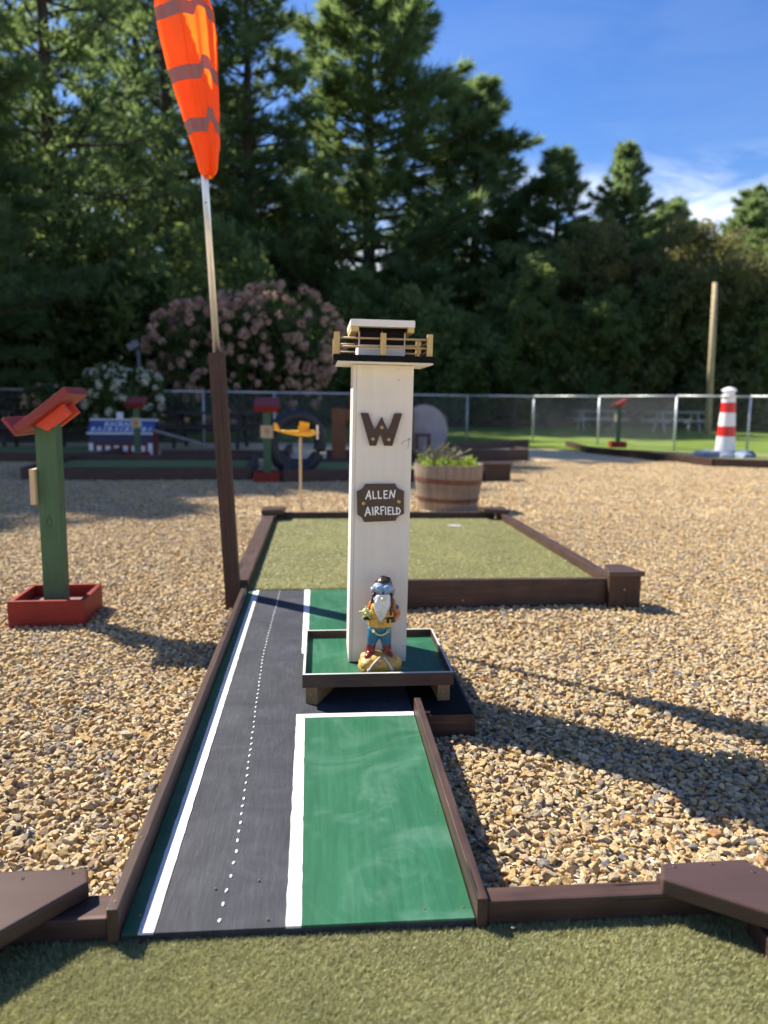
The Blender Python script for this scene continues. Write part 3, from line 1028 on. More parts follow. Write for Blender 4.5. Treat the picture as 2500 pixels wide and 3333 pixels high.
pp = [(622, 310), (945, 308), (958, 340), (985, 365), (1037, 382), (1040, 630), (985, 650), (962, 675), (950, 706), (612, 718), (595, 680), (572, 655), (540, 640), (532, 385), (575, 372), (602, 345)]
M_plaque = plain_mat('plaque_brown', (0.055, 0.030, 0.018, 1), 0.45, var=0.2, scale=60)
pl = obj('name_plaque', prism([P_pt(*p) for p in pp], 0.0006, 0.0115, 0.0028, M_face), M_plaque, tw)
for p in ((604, 515), (982, 497)):
    q = P_pt(*p)
    screw(pl, (q[0], 2.3615 - 0.0115, q[1]), (0, -1, 0), 0.0055)
M_scuff = plain_mat('dark_scuff', (0.10, 0.07, 0.05, 1), .8)
for st in ([(1015, 1545), (1030, 1510), (1065, 1500), (1105, 1480)], [(1090, 1472), (1094, 1510), (1086, 1560), (1080, 1590)], [(985, 850), (970, 868)], [(1102, 1478), (1112, 1500)]):
    bm = bmesh.new()
    tube(bm, [M_face @ Vector((*W_pt(*p), .0004)) for p in st], 0.0005, 4)
    obj('scratch', bm, M_scuff, tw)
M_white_ink = plain_mat('white_lettering', (0.85, 0.84, 0.82, 1), 0.5, var=0.03)


def stroke_text(strokes, conv, w, mtx, mat, parent, name='lettering', z0=0.0116, z1=0.0126, local=False):
    """hand painted letters: each stroke a round ended ribbon"""
    bm = bmesh.new()
    for li, st in enumerate(strokes):
        P = [Vector((*conv(*p), 0)) for p in st]
        z = z1 + 0.00012 * li
        for i in range(len(P) - 1):
            a, b_ = P[i], P[i + 1]
            d = (b_ - a).normalized()
            n_ = Vector((-d.y, d.x, 0))
            pts_ = []
            for k in range(7):
                t = PI / 2 + PI * k / 6
                pts_.append(a + w * (math.cos(t) * d + math.sin(t) * n_))
            for k in range(7):
                t = -PI / 2 + PI * k / 6
                pts_.append(b_ + w * (math.cos(t) * d + math.sin(t) * n_))
            zz = z + 0.00003 * i
            vs_ = [bm.verts.new(mtx @ Vector((p.x, p.y, zz))) for p in pts_]
            lo = [bm.verts.new(mtx @ Vector((p.x, p.y, z0 - 0.002))) for p in pts_]
            bm.faces.new(vs_)
            m_ = len(vs_)
            for k in range(m_):
                bm.faces.new([lo[k], lo[(k + 1) % m_], vs_[(k + 1) % m_], vs_[k]])
    bmesh.ops.recalc_face_normals(bm, faces=bm.faces[:])
    return obj(name, bm, mat, parent, local=local)


ALLEN = {
    'a': [[(628, 468), (662, 378), (680, 470)], [(640, 436), (678, 436)]],
    'l': [[(704, 386), (708, 462), (738, 460)]],
    'm': [[(760, 384), (764, 462), (794, 458)]],
    'e': [[(856, 380), (822, 382), (824, 460), (858, 458)], [(824, 420), (850, 418)]],
    'n': [[(880, 458), (892, 378), (926, 452), (938, 376)]]}
AIR = {
    'a': [[(622, 650), (650, 556), (678, 638)], [(632, 616), (670, 612)]],
    'i': [[(700, 558), (706, 636)]],
    'r': [[(730, 638), (728, 556), (752, 552), (762, 572), (750, 592), (732, 596), (772, 632)]],
    'f': [[(822, 550), (788, 554), (794, 634)], [(790, 592), (816, 588)]],
    'j': [[(838, 556), (842, 634)]],
    'e': [[(898, 556), (866, 558), (870, 634), (900, 632)], [(868, 594), (892, 592)]],
    'l': [[(916, 558), (920, 634), (948, 630)]],
    'd': [[(962, 632), (958, 560), (984, 570), (998, 596), (988, 624), (962, 632)]]}
for word in (ALLEN, AIR):
    for key, st in word.items():
        stroke_text(st, P_pt, 0.00185, M_face, M_white_ink, pl, 'letter')


# ------------------------------------------------------------------ GNOME
def blob(prims, voxel, smooth=2):
    """union of ellipsoids and capsules, remeshed into ONE smooth skin; faces remember their nearest primitive"""
    bm = bmesh.new()
    for p in prims:
        if p[0] == 'e':
            ell(bm, p[1], p[2], 3, p[3] if len(p) > 4 else None)
        else:
            a, b_, ra, rb = Vector(p[1]), Vector(p[2]), p[3], p[4]
            n_ = 7
            ell(bm, a, (ra,) * 3, 2)
            ell(bm, b_, (rb,) * 3, 2)
            tube(bm, [a.lerp(b_, i / n_) for i in range(n_ + 1)], [ra + (rb - ra) * i / n_ for i in range(n_ + 1)], 14)
    me = bpy.data.meshes.new('tmp')
    bm.to_mesh(me)
    bm.free()
    o = bpy.data.objects.new('tmp', me)
    C.objects.link(o)
    md = o.modifiers.new('r', 'REMESH')
    md.mode = 'VOXEL'
    md.voxel_size = voxel
    dg = bpy.context.evaluated_depsgraph_get()
    ev = o.evaluated_get(dg)
    bm = bmesh.new()
    bm.from_mesh(ev.to_mesh())
    ev.to_mesh_clear()
    bpy.data.objects.remove(o)
    for _ in range(smooth):
        bmesh.ops.smooth_vert(bm, verts=bm.verts[:], factor=0.5, use_axis_x=True, use_axis_y=True, use_axis_z=True)
    return bm


def prim_dist(p, c):
    if p[0] == 'e':
        d = c - Vector(p[1])
        r_ = p[2]
        k = math.sqrt((d.x / r_[0]) ** 2 + (d.y / r_[1]) ** 2 + (d.z / r_[2]) ** 2)
        return (k - 1) * min(r_)
    a, b_ = Vector(p[1]), Vector(p[2])
    ab = b_ - a
    t = max(0, min(1, (c - a).dot(ab) / ab.length_squared))
    return (c - (a + ab * t)).length - (p[3] + (p[4] - p[3]) * t)


def paint(name, col, rough=0.35):
    return plain_mat(name, col, rough, var=0.18, scale=70, bump=0.25)


G_blue = paint('gnome_blue', (0.025, 0.13, 0.23, 1))
G_boot = paint('gnome_boot', (0.20, 0.025, 0.02, 1), 0.22)
G_jacket = paint('gnome_jacket', (0.42, 0.12, 0.025, 1))
G_glove = paint('gnome_glove', (0.018, 0.016, 0.018, 1), 0.3)
G_vest = paint('gnome_vest', (0.62, 0.33, 0.05, 1))
G_white = paint('gnome_beard', (0.74, 0.72, 0.68, 1), 0.4)
G_grey = paint('gnome_grey', (0.25, 0.28, 0.33, 1), 0.3)
G_dark = paint('gnome_helmet', (0.03, 0.02, 0.015, 1), 0.35)
G_lens = paint('gnome_lens', (0.10, 0.36, 0.66, 1), 0.12)
G_rock = paint('gnome_rock', (0.50, 0.29, 0.06, 1), 0.45)
G_lime = paint('gnome_lime', (0.52, 0.55, 0.20, 1), 0.4)
G_skin = paint('gnome_skin', (0.70, 0.58, 0.42, 1), 0.4)

gn = thing('garden_gnome', 'garden gnome dressed as an aviator with long white beard standing on a yellow rock', 'garden gnome', (0.185, 2.288, 0.1735))
S = 0.0002     # metres per picture unit of the close look


def gp(x, z, y=0.0):
    return ((x - 930) * S, y, (1700 - z) * S)


body = [
    # 0-3 legs: hips to shins (blue)
    ('c', gp(830, 1080), gp(790, 1240), .0225, .0165), ('c', gp(990, 1080), gp(1015, 1245), .0225, .0165),
    ('e', gp(905, 1040), (.038, .026, .020)),
    # boots
    ('c', gp(785, 1270), gp(770, 1400), .0150, .0140), ('c', gp(1018, 1270), gp(1030, 1400), .0150, .0140),
    ('c', gp(770, 1420, -.002), gp(722, 1450, -.022), .0145, .0110), ('c', gp(1035, 1425, -.002), gp(1075, 1460, -.022), .0145, .0110),
    # torso
    ('e', gp(915, 900), (.036, .025, .030)), ('e', gp(935, 720), (.034, .022, .034)),
    # arms: shoulder-elbow-wrist
    ('c', gp(800, 640), gp(745, 760, .002), .0125, .0105), ('c', gp(745, 760, .002), gp(720, 820, -.016), .0105, .009),
    ('c', gp(1090, 620), gp(1175, 790, .004), .0135, .0130), ('c', gp(1175, 800, .004), gp(1120, 870, -.016), .0130, .0100),
    # gloves
    ('e', gp(712, 832, -.020), (.0130, .0110, .0085)), ('e', gp(1060, 862, -.026), (.0150, .0080, .0100)),
    # neck and head core
    ('e', gp(965, 430, .002), (.027, .024, .034)),
]
region = [0, 0, 0, 1, 1, 1, 1, 2, 2, 2, 2, 2, 2, 3, 3, 4]
bm = blob(body, 0.0022, 3)
for f in bm.faces:
    c = f.calc_center_median()
    f.material_index = region[min(range(len(body)), key=lambda i: prim_dist(body[i], c))]
    f.smooth = True
gb = obj('body', bm, [G_blue, G_boot, G_jacket, G_glove, G_grey], gn, smooth=True, local=True)
# fingers of both gloves
for cx_, cz, dy, s_ in ((712, 822, -.030, 1), (1010, 862, -.033, 0)):
    for k in range(4):
        bm = bmesh.new()
        if s_:
            x = cx_ - 42 + k * 26
            tube(bm, [gp(x, cz + 30, dy + .004), gp(x, cz + 8, dy - .001), gp(x + 2, cz - 18, dy + .002)], [.0030, .0030, .0024], 8)
        else:
            z = cz - 32 + k * 20
            tube(bm, [gp(cx_ + 42, z, dy + .001), gp(cx_ + 5, z + 2, dy), gp(cx_ - 18, z + 8, dy + .006)], [.0028, .0030, .0022], 8)
        obj('finger', bm, G_glove, gn, smooth=True, local=True)
# vest
vest = [('e', gp(845, 850, -.006), (.0265, .0235, .034)), ('e', gp(1000, 850, -.006), (.0265, .0235, .034)), ('e', gp(860, 700, -.006), (.020, .020, .024)), ('e', gp(1010, 700, -.006), (.020, .020, .024)),
        ('e', gp(915, 950, -.004), (.038, .026, .015))]
bm = blob(vest, 0.0018, 2)
obj('vest', bm, G_vest, gn, smooth=True, local=True)
for x in (815, 1020):
    bm = box(-.0105, .0105, -.002, .002, -.0125, .0125, 0.0012, Matrix.Translation(gp(x, 905, -.0315)) @ Matrix.Rotation(R(10 if x < 900 else -10), 4, 'Z'))
    obj('pocket', bm, G_vest, gn, local=True)
# beard with combed strands
bm = bmesh.new()
NU, NV = 56, 44
prof = [(455, 92), (500, 118), (560, 132), (640, 128), (720, 105), (790, 72), (850, 38), (900, 12), (925, 3)]
cxs = [(455, 950), (560, 935), (700, 930), (800, 920), (925, 905)]
grid = []
for j in range(NV + 1):
    zz = 455 + (925 - 455) * j / NV
    hw = np.interp(zz, [a for a, b in prof], [b for a, b in prof])
    cx_ = np.interp(zz, [a for a, b in cxs], [b for a, b in cxs])
    row = []
    for i in range(NU + 1):
        u = -1 + 2 * i / NU
        groove = 0.0011 * math.sin(u * 26 + 2.2 * math.sin(zz / 60.0 + u * 3)) + 0.0006 * math.sin(u * 51 + zz / 33)
        yb = -.026 - 0.018 * math.sqrt(max(0, 1 - u * u)) * (0.35 + 0.65 * hw / 132) - groove * (1 - u ** 4)
        row.append(bm.verts.new((((cx_ + hw * u) - 930) * S, yb, (1700 - zz) * S)))
    grid.append(row)
for j in range(NV):
    for i in range(NU):
        bm.faces.new([grid[j][i], grid[j + 1][i], grid[j + 1][i + 1], grid[j][i + 1]])
back = [[bm.verts.new((v.co.x * 1.0, -.012, v.co.z)) for v in (row[0], row[-1])] for row in grid]
for j in range(NV):
    bm.faces.new([grid[j][0], back[j][0], back[j + 1][0], grid[j + 1][0]])
    bm.faces.new([grid[j][NU], grid[j + 1][NU], back[j + 1][1], back[j][1]])
bmesh.ops.recalc_face_normals(bm, faces=bm.faces[:])
obj('beard', bm, G_white, gn, smooth=True, local=True)
for sgn in (-1, 1):
    bm = bmesh.new()
    ell(bm, gp(905 if sgn < 0 else 985, 480, -.036), (.0115, .005, .0055), 3, Euler((0, R(14) * sgn, 0)))
    obj('moustache', bm, G_white, gn, smooth=True, local=True)
bm = bmesh.new()
ell(bm, gp(940, 512, -.045), (.0062, .006, .0058), 3)
obj('nose', bm, G_skin, gn, smooth=True, local=True)
# goggles mask
bm = blob([('e', gp(895, 375, -.016), (.0225, .017, .0175)), ('e', gp(1010, 380, -.016), (.0225, .017, .0175)), ('e', gp(958, 440, -.018), (.0200, .016, .0125))], 0.0016, 2)
gm = obj('goggles', bm, G_grey, gn, smooth=True, local=True)
for x, z, a in ((888, 356, -12), (1008, 366, 10)):
    bm = bmesh.new()
    ell(bm, gp(x, z, -.0315), (.0118, .0042, .0098), 3, Euler((0, R(a), R(8 if a > 0 else -8))))
    obj('frame', bm, paint('goggle_rim', (0.42, 0.45, 0.50, 1)), gm, smooth=True, local=True)
    bm = bmesh.new()
    ell(bm, gp(x, z, -.0345), (.0092, .0030, .0074), 3, Euler((0, R(a), R(8 if a > 0 else -8))))
    obj('lens', bm, G_lens, gm, smooth=True, local=True)
bm = prism([(-.006, -.0045), (.006, -.0045), (.001, .0045), (-.001, .0045)], 0, .003, 0.0006, Matrix.Translation(gp(945, 434, -.0335)) @ Matrix.Rotation(R(90), 4, 'X'))
obj('air_vent', bm, G_glove, gm, local=True)
# helmet, ear cups, straps
bm = blob([('e', gp(965, 360, .006), (.0285, .026, .030)), ('e', gp(965, 300, -.004), (.0235, .021, .0145)), ('c', gp(930, 245, -.008), gp(1040, 262, .0), .006, .008)], 0.0018, 2)
for v in list(bm.verts):
    if v.co.y < -.008 and v.co.z < (1700 - 305) * S:
        v.co.y = -.008
obj('flying_helmet', bm, G_dark, gn, smooth=True, local=True)
for x, z, s_ in ((802, 428, -1), (1103, 452, 1)):
    q = Matrix.Translation(gp(x, z, -.006)) @ Matrix.Rotation(R(90 + 14 * s_), 4, 'Y')
    obj('ear_cup', lathe([(.004, -.0065), (.0115, -.005), (.0125, 0), (.0115, .005), (.004, .0065)], 20, q), G_grey, gn, smooth=True, local=True)
for P_ in (([gp(838, 420, -.018), gp(800, 490, -.024), (-.0295, -.029, gp(0, 560)[2]), gp(780, 585, -.026)]), ([gp(1062, 455, -.022), gp(1082, 520, -.028), gp(1095, 610, -.030), gp(1068, 700, -.034), gp(1066, 780, -.036)])):
    bm = bmesh.new()
    tube(bm, P_, [.0042, .0046, .0048, .0052][:len(P_)] if len(P_) == 4 else [.0042, .0046, .0044, .0052, .003], 10)
    obj('helmet_strap', bm, G_dark, gn, smooth=True, local=True)
bm = bmesh.new()
ell(bm, gp(1180, 690, -.0075), (.0058, .0046, .0075), 3, Euler((0, R(-18), 0)))
obj('sleeve_patch', bm, paint('patch_blue', (0.05, 0.10, 0.30, 1)), gn, smooth=True, local=True)
# harness and buckles
bm = bmesh.new()
tube(bm, [gp(800, 1030, -.026), gp(850, 1075, -.030), gp(915, 1098, -.032), gp(985, 1075, -.030), gp(1030, 1035, -.026)], .0026, 8)
obj('harness', bm, G_lime, gn, smooth=True, local=True)
for x in (803, 1030):
    bm = bmesh.new()
    pts_ = [Vector(gp(x, 1030, -.030)) + Vector((.0045 * math.cos(t), 0, .005 * math.sin(t))) for t in np.linspace(0, 2 * PI, 13)]
    tube(bm, pts_, .0011, 6)
    obj('buckle', bm, G_lime, gn, smooth=True, local=True)
# toy plane in the hand, pointing at the viewer
pl_ = bmesh.new()
tp = Vector(gp(688, 728, -.036))
tube(pl_, [tp + Vector((.006, .022, .004)), tp + Vector((.002, .010, .002)), tp, tp + Vector((-.002, -.008, -.001))], [.004, .0105, .0135, .0085], 18)
ell(pl_, tp + Vector((-.001, -.012, 0)), (.005, .006, .005), 2)
for k in range(5):
    a = R(20 + 72 * k)
    tube(pl_, [tp + Vector((.004 * math.cos(a), -.006, .004 * math.sin(a))), tp + Vector((.0215 * math.cos(a), -.008, .0215 * math.sin(a)))], [.0030, .0022], 8)
obj('toy_plane', pl_, G_lime, gn, smooth=True, local=True)
# rock base with lumps and painted cracks
bm = blob([('e', gp(893, 1590, .0), (.062, .050, .040)), ('e', gp(760, 1600, -.012), (.036, .038, .034)), ('e', gp(1080, 1590, -.010), (.036, .038, .036)), ('e', gp(760, 1500, 0), (.03, .03, .02)), ('e', gp(1040, 1500, 0), (.03, .03, .02))], 0.003, 2)
for v in list(bm.verts):
    n3 = noise.noise(v.co * 55) * 0.0035 + noise.noise(v.co * 120) * 0.0016
    v.co += v.normal * n3 if v.normal.length else Vector()
    v.co.z = max(v.co.z, 0.0005)
rk = obj('rock_base', bm, G_rock, gn, smooth=True, local=True)
bm = bmesh.new()
bmesh.ops.create_icosphere(bm, subdivisions=3, radius=1, matrix=Matrix.Translation(gp(880, 1560, -.046)) @ Matrix.Rotation(R(35), 4, 'Y') @ Matrix.Diagonal((.014, .007, .010, 1)))
for v in bm.verts:
    v.co += v.normal * noise.noise(v.co * 190) * .002
obj('rock_lump', bm, G_rock, gn, smooth=True, local=True)
G_crack = paint('gnome_crack', (0.72, 0.64, 0.52, 1))
for P_ in ([gp(918, 1420, -.036), gp(840, 1480, -.045), gp(780, 1540, -.050), gp(735, 1610, -.052), gp(700, 1695, -.052)], [gp(968, 1430, -.036), gp(1040, 1520, -.046), gp(1085, 1600, -.050), gp(1105, 1695, -.050)]):
    bm = bmesh.new()
    tube(bm, P_, .0026, 8)
    ell(bm, P_[-2] if len(P_) > 4 else P_[2], (.0055, .0035, .005), 2)
    obj('rock_root', bm, G_crack, gn, smooth=True, local=True)

tw.location = (0.1856, 2.526, 0.1481)     # both stand on the tray floor
tw.scale = (1.031, 1.031, 1.031)
gn.location = (0.1907, 2.359, 0.1479)
gn.scale = (1.031, 1.031, 1.031)

# ------------------------------------------------------------------ WINDSOCK
mast = thing('windsock_mast', 'leaning brown post with silver metal pole standing beside the runway', 'pole', (-0.42, 3.66, 0))
SH = Matrix.Translation((-0.417, 3.66, 0)) @ Matrix.Rotation(R(-2.75), 4, 'Y')
bm = bmesh.new()
bx(bm, -0.034, -0.0125, -0.034, 0.034, -0.1, 1.212)
bx(bm, -0.0115, 0.0115, -0.034, 0.034, -0.1, 1.212)
bx(bm, 0.0125, 0.034, -0.034, 0.034, -0.1, 1.212)
bx(bm, -0.033, 0.033, -0.031, 0.033, -0.09, 1.210)
bmesh.ops.transform(bm, matrix=SH, verts=bm.verts[:])
obj('wooden_post', bm, M_brown_z, mast)
bm = bmesh.new()
POLE = lambda z: SH @ Vector((0, 0, z))
tube(bm, [POLE(1.15), POLE(2.0), POLE(2.95)], 0.0165, 20)
pole = obj('metal_pole', bm, M_steel, mast, smooth=True)
bm = bmesh.new()
tube(bm, [POLE(1.87) + Vector((0, -.0170, 0)), POLE(1.87) + Vector((0, -.0150, 0))], 0.0035, 10)
obj('drilled_hole', bm, M_black_paint, pole)
bm = bmesh.new()
ring = [(-0.575 + .125 * math.cos(t), 3.60 + .10 * math.sin(t), 2.90) for t in np.linspace(0, 2 * PI, 33)]
tube(bm, ring, 0.004, 8)
tube(bm, [POLE(2.90), (-0.575, 3.60 + .1, 2.90)], 0.005, 8)
obj('mouth_ring', bm, M_steel, mast, smooth=True)

sock = thing('windsock', 'limp orange windsock with grey reflective bands hanging around the pole', 'windsock', (-0.56, 3.61, 2.0))


def cloth_mat(name, col, tcol, tr=0.55):
    m, nt, b = mat_new(name)
    out = nt.nodes['Material Output']
    t = nt.nodes.new('ShaderNodeTexCoord')
    n = N(nt, 'ShaderNodeTexNoise', Scale=9.0, Detail=3, Roughness=0.5)
    nt.links.new(t.outputs['Object'], n.inputs['Vector'])
    bp = N(nt, 'ShaderNodeBump', Strength=0.5, Distance=0.012)
    nt.links.new(n.outputs['Fac'], bp.inputs['Height'])
    b.inputs['Base Color'].default_value = col
    b.inputs['Roughness'].default_value = 0.5
    nt.links.new(bp.outputs[0], b.inputs['Normal'])
    t2 = nt.nodes.new('ShaderNodeBsdfTranslucent')
    t2.inputs['Color'].default_value = tcol
    nt.links.new(bp.outputs[0], t2.inputs['Normal'])
    mx = nt.nodes.new('ShaderNodeMixShader')
    mx.inputs[0].default_value = tr
    nt.links.new(b.outputs[0], mx.inputs[1])
    nt.links.new(t2.outputs[0], mx.inputs[2])
    nt.links.new(mx.outputs[0], out.inputs['Surface'])
    return m


M_orange = cloth_mat('orange_nylon', (0.95, 0.16, 0.015, 1), (1.0, 0.21, 0.02, 1), 0.62)
M_tape = cloth_mat('reflective_tape', (0.26, 0.17, 0.16, 1), (0.34, 0.11, 0.08, 1), 0.35)
zl = [1.970, 1.99, 2.10, 2.218, 2.414, 2.55, 2.65, 2.73, 2.90]
xl = [-0.512, -0.529, -0.560, -0.598, -0.658, -0.688, -0.704, -0.700, -0.700]
xr = [-0.470, -0.450, -0.437, -0.436, -0.440, -0.442, -0.452, -0.485, -0.450]


def sock_pt(u, z, off=0.0):
    """u in 0..1 across the front from left to right, 1..2 back again"""
    a = np.interp(z, zl, xl)
    b = np.interp(z, zl, xr)
    front = u <= 1
    t = u if front else 2 - u
    k = math.sin(PI * t)
    pf = 1.0 / (1 + math.exp((t - 0.72) * 60))            # pleat step near the right side
    th = 0.052 * k * (0.5 + 0.5 * min(1, (z - 1.97) / 0.5))
    y = 3.625 - (th * 1.15 if front else -th * 1.5)
    if front:
        y += -0.016 * (1 - pf) * (t < .96) + 0.006 * math.sin(t * 9 + z * 7)
        y += 0.004 * noise.noise(Vector((t * 6, z * 9, 1))) + 0.010 * noise.noise(Vector((t * 7 + z * 1.5, z * 1.6, 4)))
    x = a + (b - a) * t + 0.003 * noise.noise(Vector((z * 14, t * 3, 5)))
    n_ = -1 if front else 1
    return Vector((x, y + n_ * off, z))


def sock_surf(u0, u1, z_lo, z_hi, off, nu, nz, zoff=None):
    bm = bmesh.new()
    rows = []
    for j in range(nz + 1):
        row = []
        for i in range(nu + 1):
            u = u0 + (u1 - u0) * i / nu
            z = z_lo + (z_hi - z_lo) * j / nz
            if zoff:
                z += zoff(u)
            row.append(bm.verts.new(sock_pt(u, z, off)))
        rows.append(row)
    for j in range(nz):
        for i in range(nu):
            bm.faces.new([rows[j][i], rows[j][i + 1], rows[j + 1][i + 1], rows[j + 1][i]])
    return bm


bm = sock_surf(0, 2, 1.972, 2.90, 0, 90, 70)
gone = []
for f in bm.faces:      # invented gap in the back panel, cut so sun brightens the front cloth
    c = f.calc_center_median()
    if c.y > 3.635 and c.z > 2.50 and abs(c.x + 0.60 - (c.z - 2.5) * .12) < (c.z - 2.48) * 0.42:
        gone.append(f)
bmesh.ops.delete(bm, geom=gone, context='FACES')
obj('cloth', bm, M_orange, sock, smooth=True)


def step(u):
    t = u if u <= 1 else 2 - u
    s1 = 1 / (1 + math.exp(-(t - 0.70) * 70))
    s2 = 1 / (1 + math.exp(-(t - 0.88) * 90))
    return 0.012 * math.sin(t * 3.0) + 0.042 * s1 - 0.040 * s2


for zc in (2.165, 2.372, 2.622):
    obj('reflective_band', sock_surf(0, 1, zc - 0.028, zc + 0.028, 0.0018, 90, 4, step), M_tape, sock, smooth=True)
bm = bmesh.new()
hem = [sock_pt(u, 1.974, 0.0015) for u in np.linspace(0, 1, 20)]
tube(bm, hem, 0.0028, 6)
obj('hem', bm, M_orange, sock, smooth=True)
bm = bmesh.new()
sm = [sock_pt(0.46, z, 0.0012) for z in np.linspace(2.25, 2.89, 24)]
tube(bm, sm, 0.0016, 6)
obj('seam', bm, M_orange, sock, smooth=True)
# ------------------------------------------------------------------ score stands
def stand(label, loc, rz, number=None, tilt=38, group='green and red scorecard stands'):
    """local: the sign and the low edge of the desk face -x"""
    t = thing('score_stand', label, 'stand', loc, rz, group)
    bs = 0.160
    for nm, b_ in (('base_board', (-bs, bs, -bs, -bs + .02, 0, .125)), ('base_board', (-bs, bs, bs - .02, bs, 0, .125)),
                   ('base_board', (-bs, -bs + .02, -bs + .0205, bs - .0205, 0, .123)), ('base_board', (bs - .02, bs, -bs + .0205, bs - .0205, 0, .123))):
        obj(nm, box(*b_, 0.002), M_red, t, local=True)
    obj('base_paver', box(-bs + .0225, bs - .0225, -bs + .0225, bs - .0225, 0.0, .072, 0.004), plain_mat('dull_red_paver', (0.22, 0.09, 0.075, 1), 0.9, var=0.3, scale=90, bump=0.5), t, local=True)
    obj('post', box(-.0445, .0445, -.0445, .0445, 0.0725, .895, 0.003), M_green_post, t, local=True)
    T = Matrix.Translation((0.022, 0, 0.925)) @ Matrix.Rotation(R(-tilt), 4, 'Y')
    obj('desk_board', box(-.125, .150, -.150, .150, 0.0, .036, 0.003, T), M_red_dark, t, local=True)
    obj('desk_lip', box(-.143, -.1255, -.150, .150, -.002, .088, 0.003, T), M_red_dark, t, local=True)
    for s_ in (-1, 1):
        y0, y1 = (0.0455, 0.078) if s_ > 0 else (-0.078, -0.0455)
        P_ = [(-.07, 0), (-.045, -.052), (.085, -.052), (.085, 0)]
        mm = T @ Matrix(((1, 0, 0, 0), (0, 0, 1, y0), (0, 1, 0, 0), (0, 0, 0, 1)))
        obj('cleat', prism(P_, 0.0, y1 - y0, 0.004, mm), M_red_bright, t, local=True)
    sg = obj('number_board', box(-.068, -.0450, -.075, .075, .535, .690, 0.003), M_tan, t, local=True)
    if number:
        mtx = Matrix(((0, 0, -1, 0), (-1, 0, 0, 0), (0, 1, 0, 0.6125), (0, 0, 0, 1)))
        stroke_text(number, lambda a, b: (a * .001, b * .001), 0.005, mtx, plain_mat('red_number', (0.35, 0.02, 0.02, 1), 0.5), sg, 'number', z0=.068, z1=.0695, local=True)
    return t


NINE = [[(24, 20), (18, 38), (0, 44), (-18, 36), (-22, 18), (-14, 2), (2, -2), (18, 8), (24, 20), (18, -10), (4, -46)]]
EIGHT = [[(-34, 40), (-34, -40)], [(12, 0), (-2, 10), (-4, 30), (10, 42), (26, 32), (26, 10), (12, 0), (-4, -12), (-4, -34), (12, -44), (30, -34), (30, -12), (12, 0)]]
near_st = stand('large green post stand with slanted red desk and red box base left of the runway', (-1.196, 3.522, 0), R(1.5))
bm = bmesh.new()
tube(bm, [(.010 * math.cos(t) - .002, -.0447, .455 + .019 * math.sin(t)) for t in np.linspace(0, 2 * PI, 19)], .0011, 5, cap=False)
tube(bm, [(-.002, -.0447, .475), (-.001, -.0447, .492)], .0009, 5)
obj('wood_knot', bm, M_black_paint, near_st, local=True)
stand('green stand with red desk and board numbered 9, left of the yellow toy plane', (-0.655, 9.62, 0), R(90), NINE, 30)
stand('green stand with red desk and numbered board in front of the little red house', (-2.98, 12.9, 0), R(86), EIGHT, 30)
stand('distant green stand with red desk on the dark border by the right fence', (6.28, 15.9, 0.08), R(-10), None, 30)


# ------------------------------------------------------------------ timber borders of the other holes
def border(label, beams, base, mat=None, cat='border'):
    t = thing('timber_border', label, cat, base, 0, 'timber borders of the other golf holes')
    for (x0, y0, x1, y1, h, w) in beams:
        d = Vector((x1 - x0, y1 - y0, 0))
        L_ = d.length
        m = Matrix.Translation((x0, y0, 0)) @ Matrix.Rotation(math.atan2(d.y, d.x), 4, 'Z')
        obj('timber', box(0, L_, -w / 2, w / 2, -0.02, h, 0.006, m), mat or M_dark_timber, t)
    return t


border('dark timber border in the shade behind the near green post stand', [(-3.62, 9.66, -0.86, 9.76, .16, .09), (-3.58, 9.72, -3.7, 11.7, .16, .09), (-0.90, 9.82, -0.98, 11.8, .16, .09), (-3.68, 11.78, -0.98, 11.85, .16, .09)], (-2.2, 9.7, 0))
border('brown timber border around the lit strip of turf behind the tower', [(-0.45, 9.5, 2.06, 9.66, .15, .09), (-0.42, 9.57, -0.48, 11.7, .15, .09), (-0.48, 11.75, 2.5, 11.85, .12, .09)], (0.8, 9.6, 0))
tt = thing('timber_block', 'short brown timber block beside the barrel planter', 'timber', (2.2, 9.7, 0))
obj('block', box(2.08, 2.42, 9.62, 9.86, -0.02, 0.21, 0.008), M_brown_z, tt)
obj('block_cap', box(2.06, 2.44, 9.60, 9.90, 0.2105, 0.235, 0.006), M_brown_cap, tt)
border('dark timber border at the foot of the little red house', [(-7.5, 12.2, -3.5, 12.5, .15, .1), (-3.5, 12.5, -3.45, 14.2, .15, .1), (-2.7, 13.35, -0.6, 13.5, .14, .1), (-0.6, 13.5, -0.6, 15.5, .14, .1)], (-3, 12.9, 0))
border('long dark timber border right of the barrel planter', [(1.75, 12.85, 3.55, 13.1, .2, .1), (3.55, 13.1, 3.6, 14.2, .2, .1), (0.1, 12.75, 1.75, 12.85, .2, .1)], (2.6, 13, 0))
border('farthest dark timber border across the end of the gravel path', [(2.0, 15.1, 4.8, 17.6, .16, .1), (1.0, 15.0, 2.0, 15.1, .16, .1)], (3.4, 16, 0))
border('angled timber border under the striped lighthouse', [(5.75, 17.6, 5.45, 15.3, .12, .1), (5.45, 15.3, 6.40, 12.05, .13, .1), (6.40, 12.05, 9.6, 11.0, .13, .1), (5.7, 15.2, 7.2, 13.6, .1, .1)], (6.3, 12.9, 0), M_brown_x)
M_turf_far = ground_mat('turf_far', [(0.3, (0.15, 0.17, 0.06, 1)), (0.7, (0.22, 0.24, 0.09, 1))], 60, 0.3)
sheet('side_green_turf', [(-0.42, 9.6), (2.0, 9.72), (2.4, 11.75), (-0.46, 11.7)], 0.078, M_turf_far)
sheet('shaded_green_turf', [(-3.6, 9.75), (-0.92, 9.85), (-1.0, 11.8), (-3.68, 11.75)], 0.09, M_turf_far)
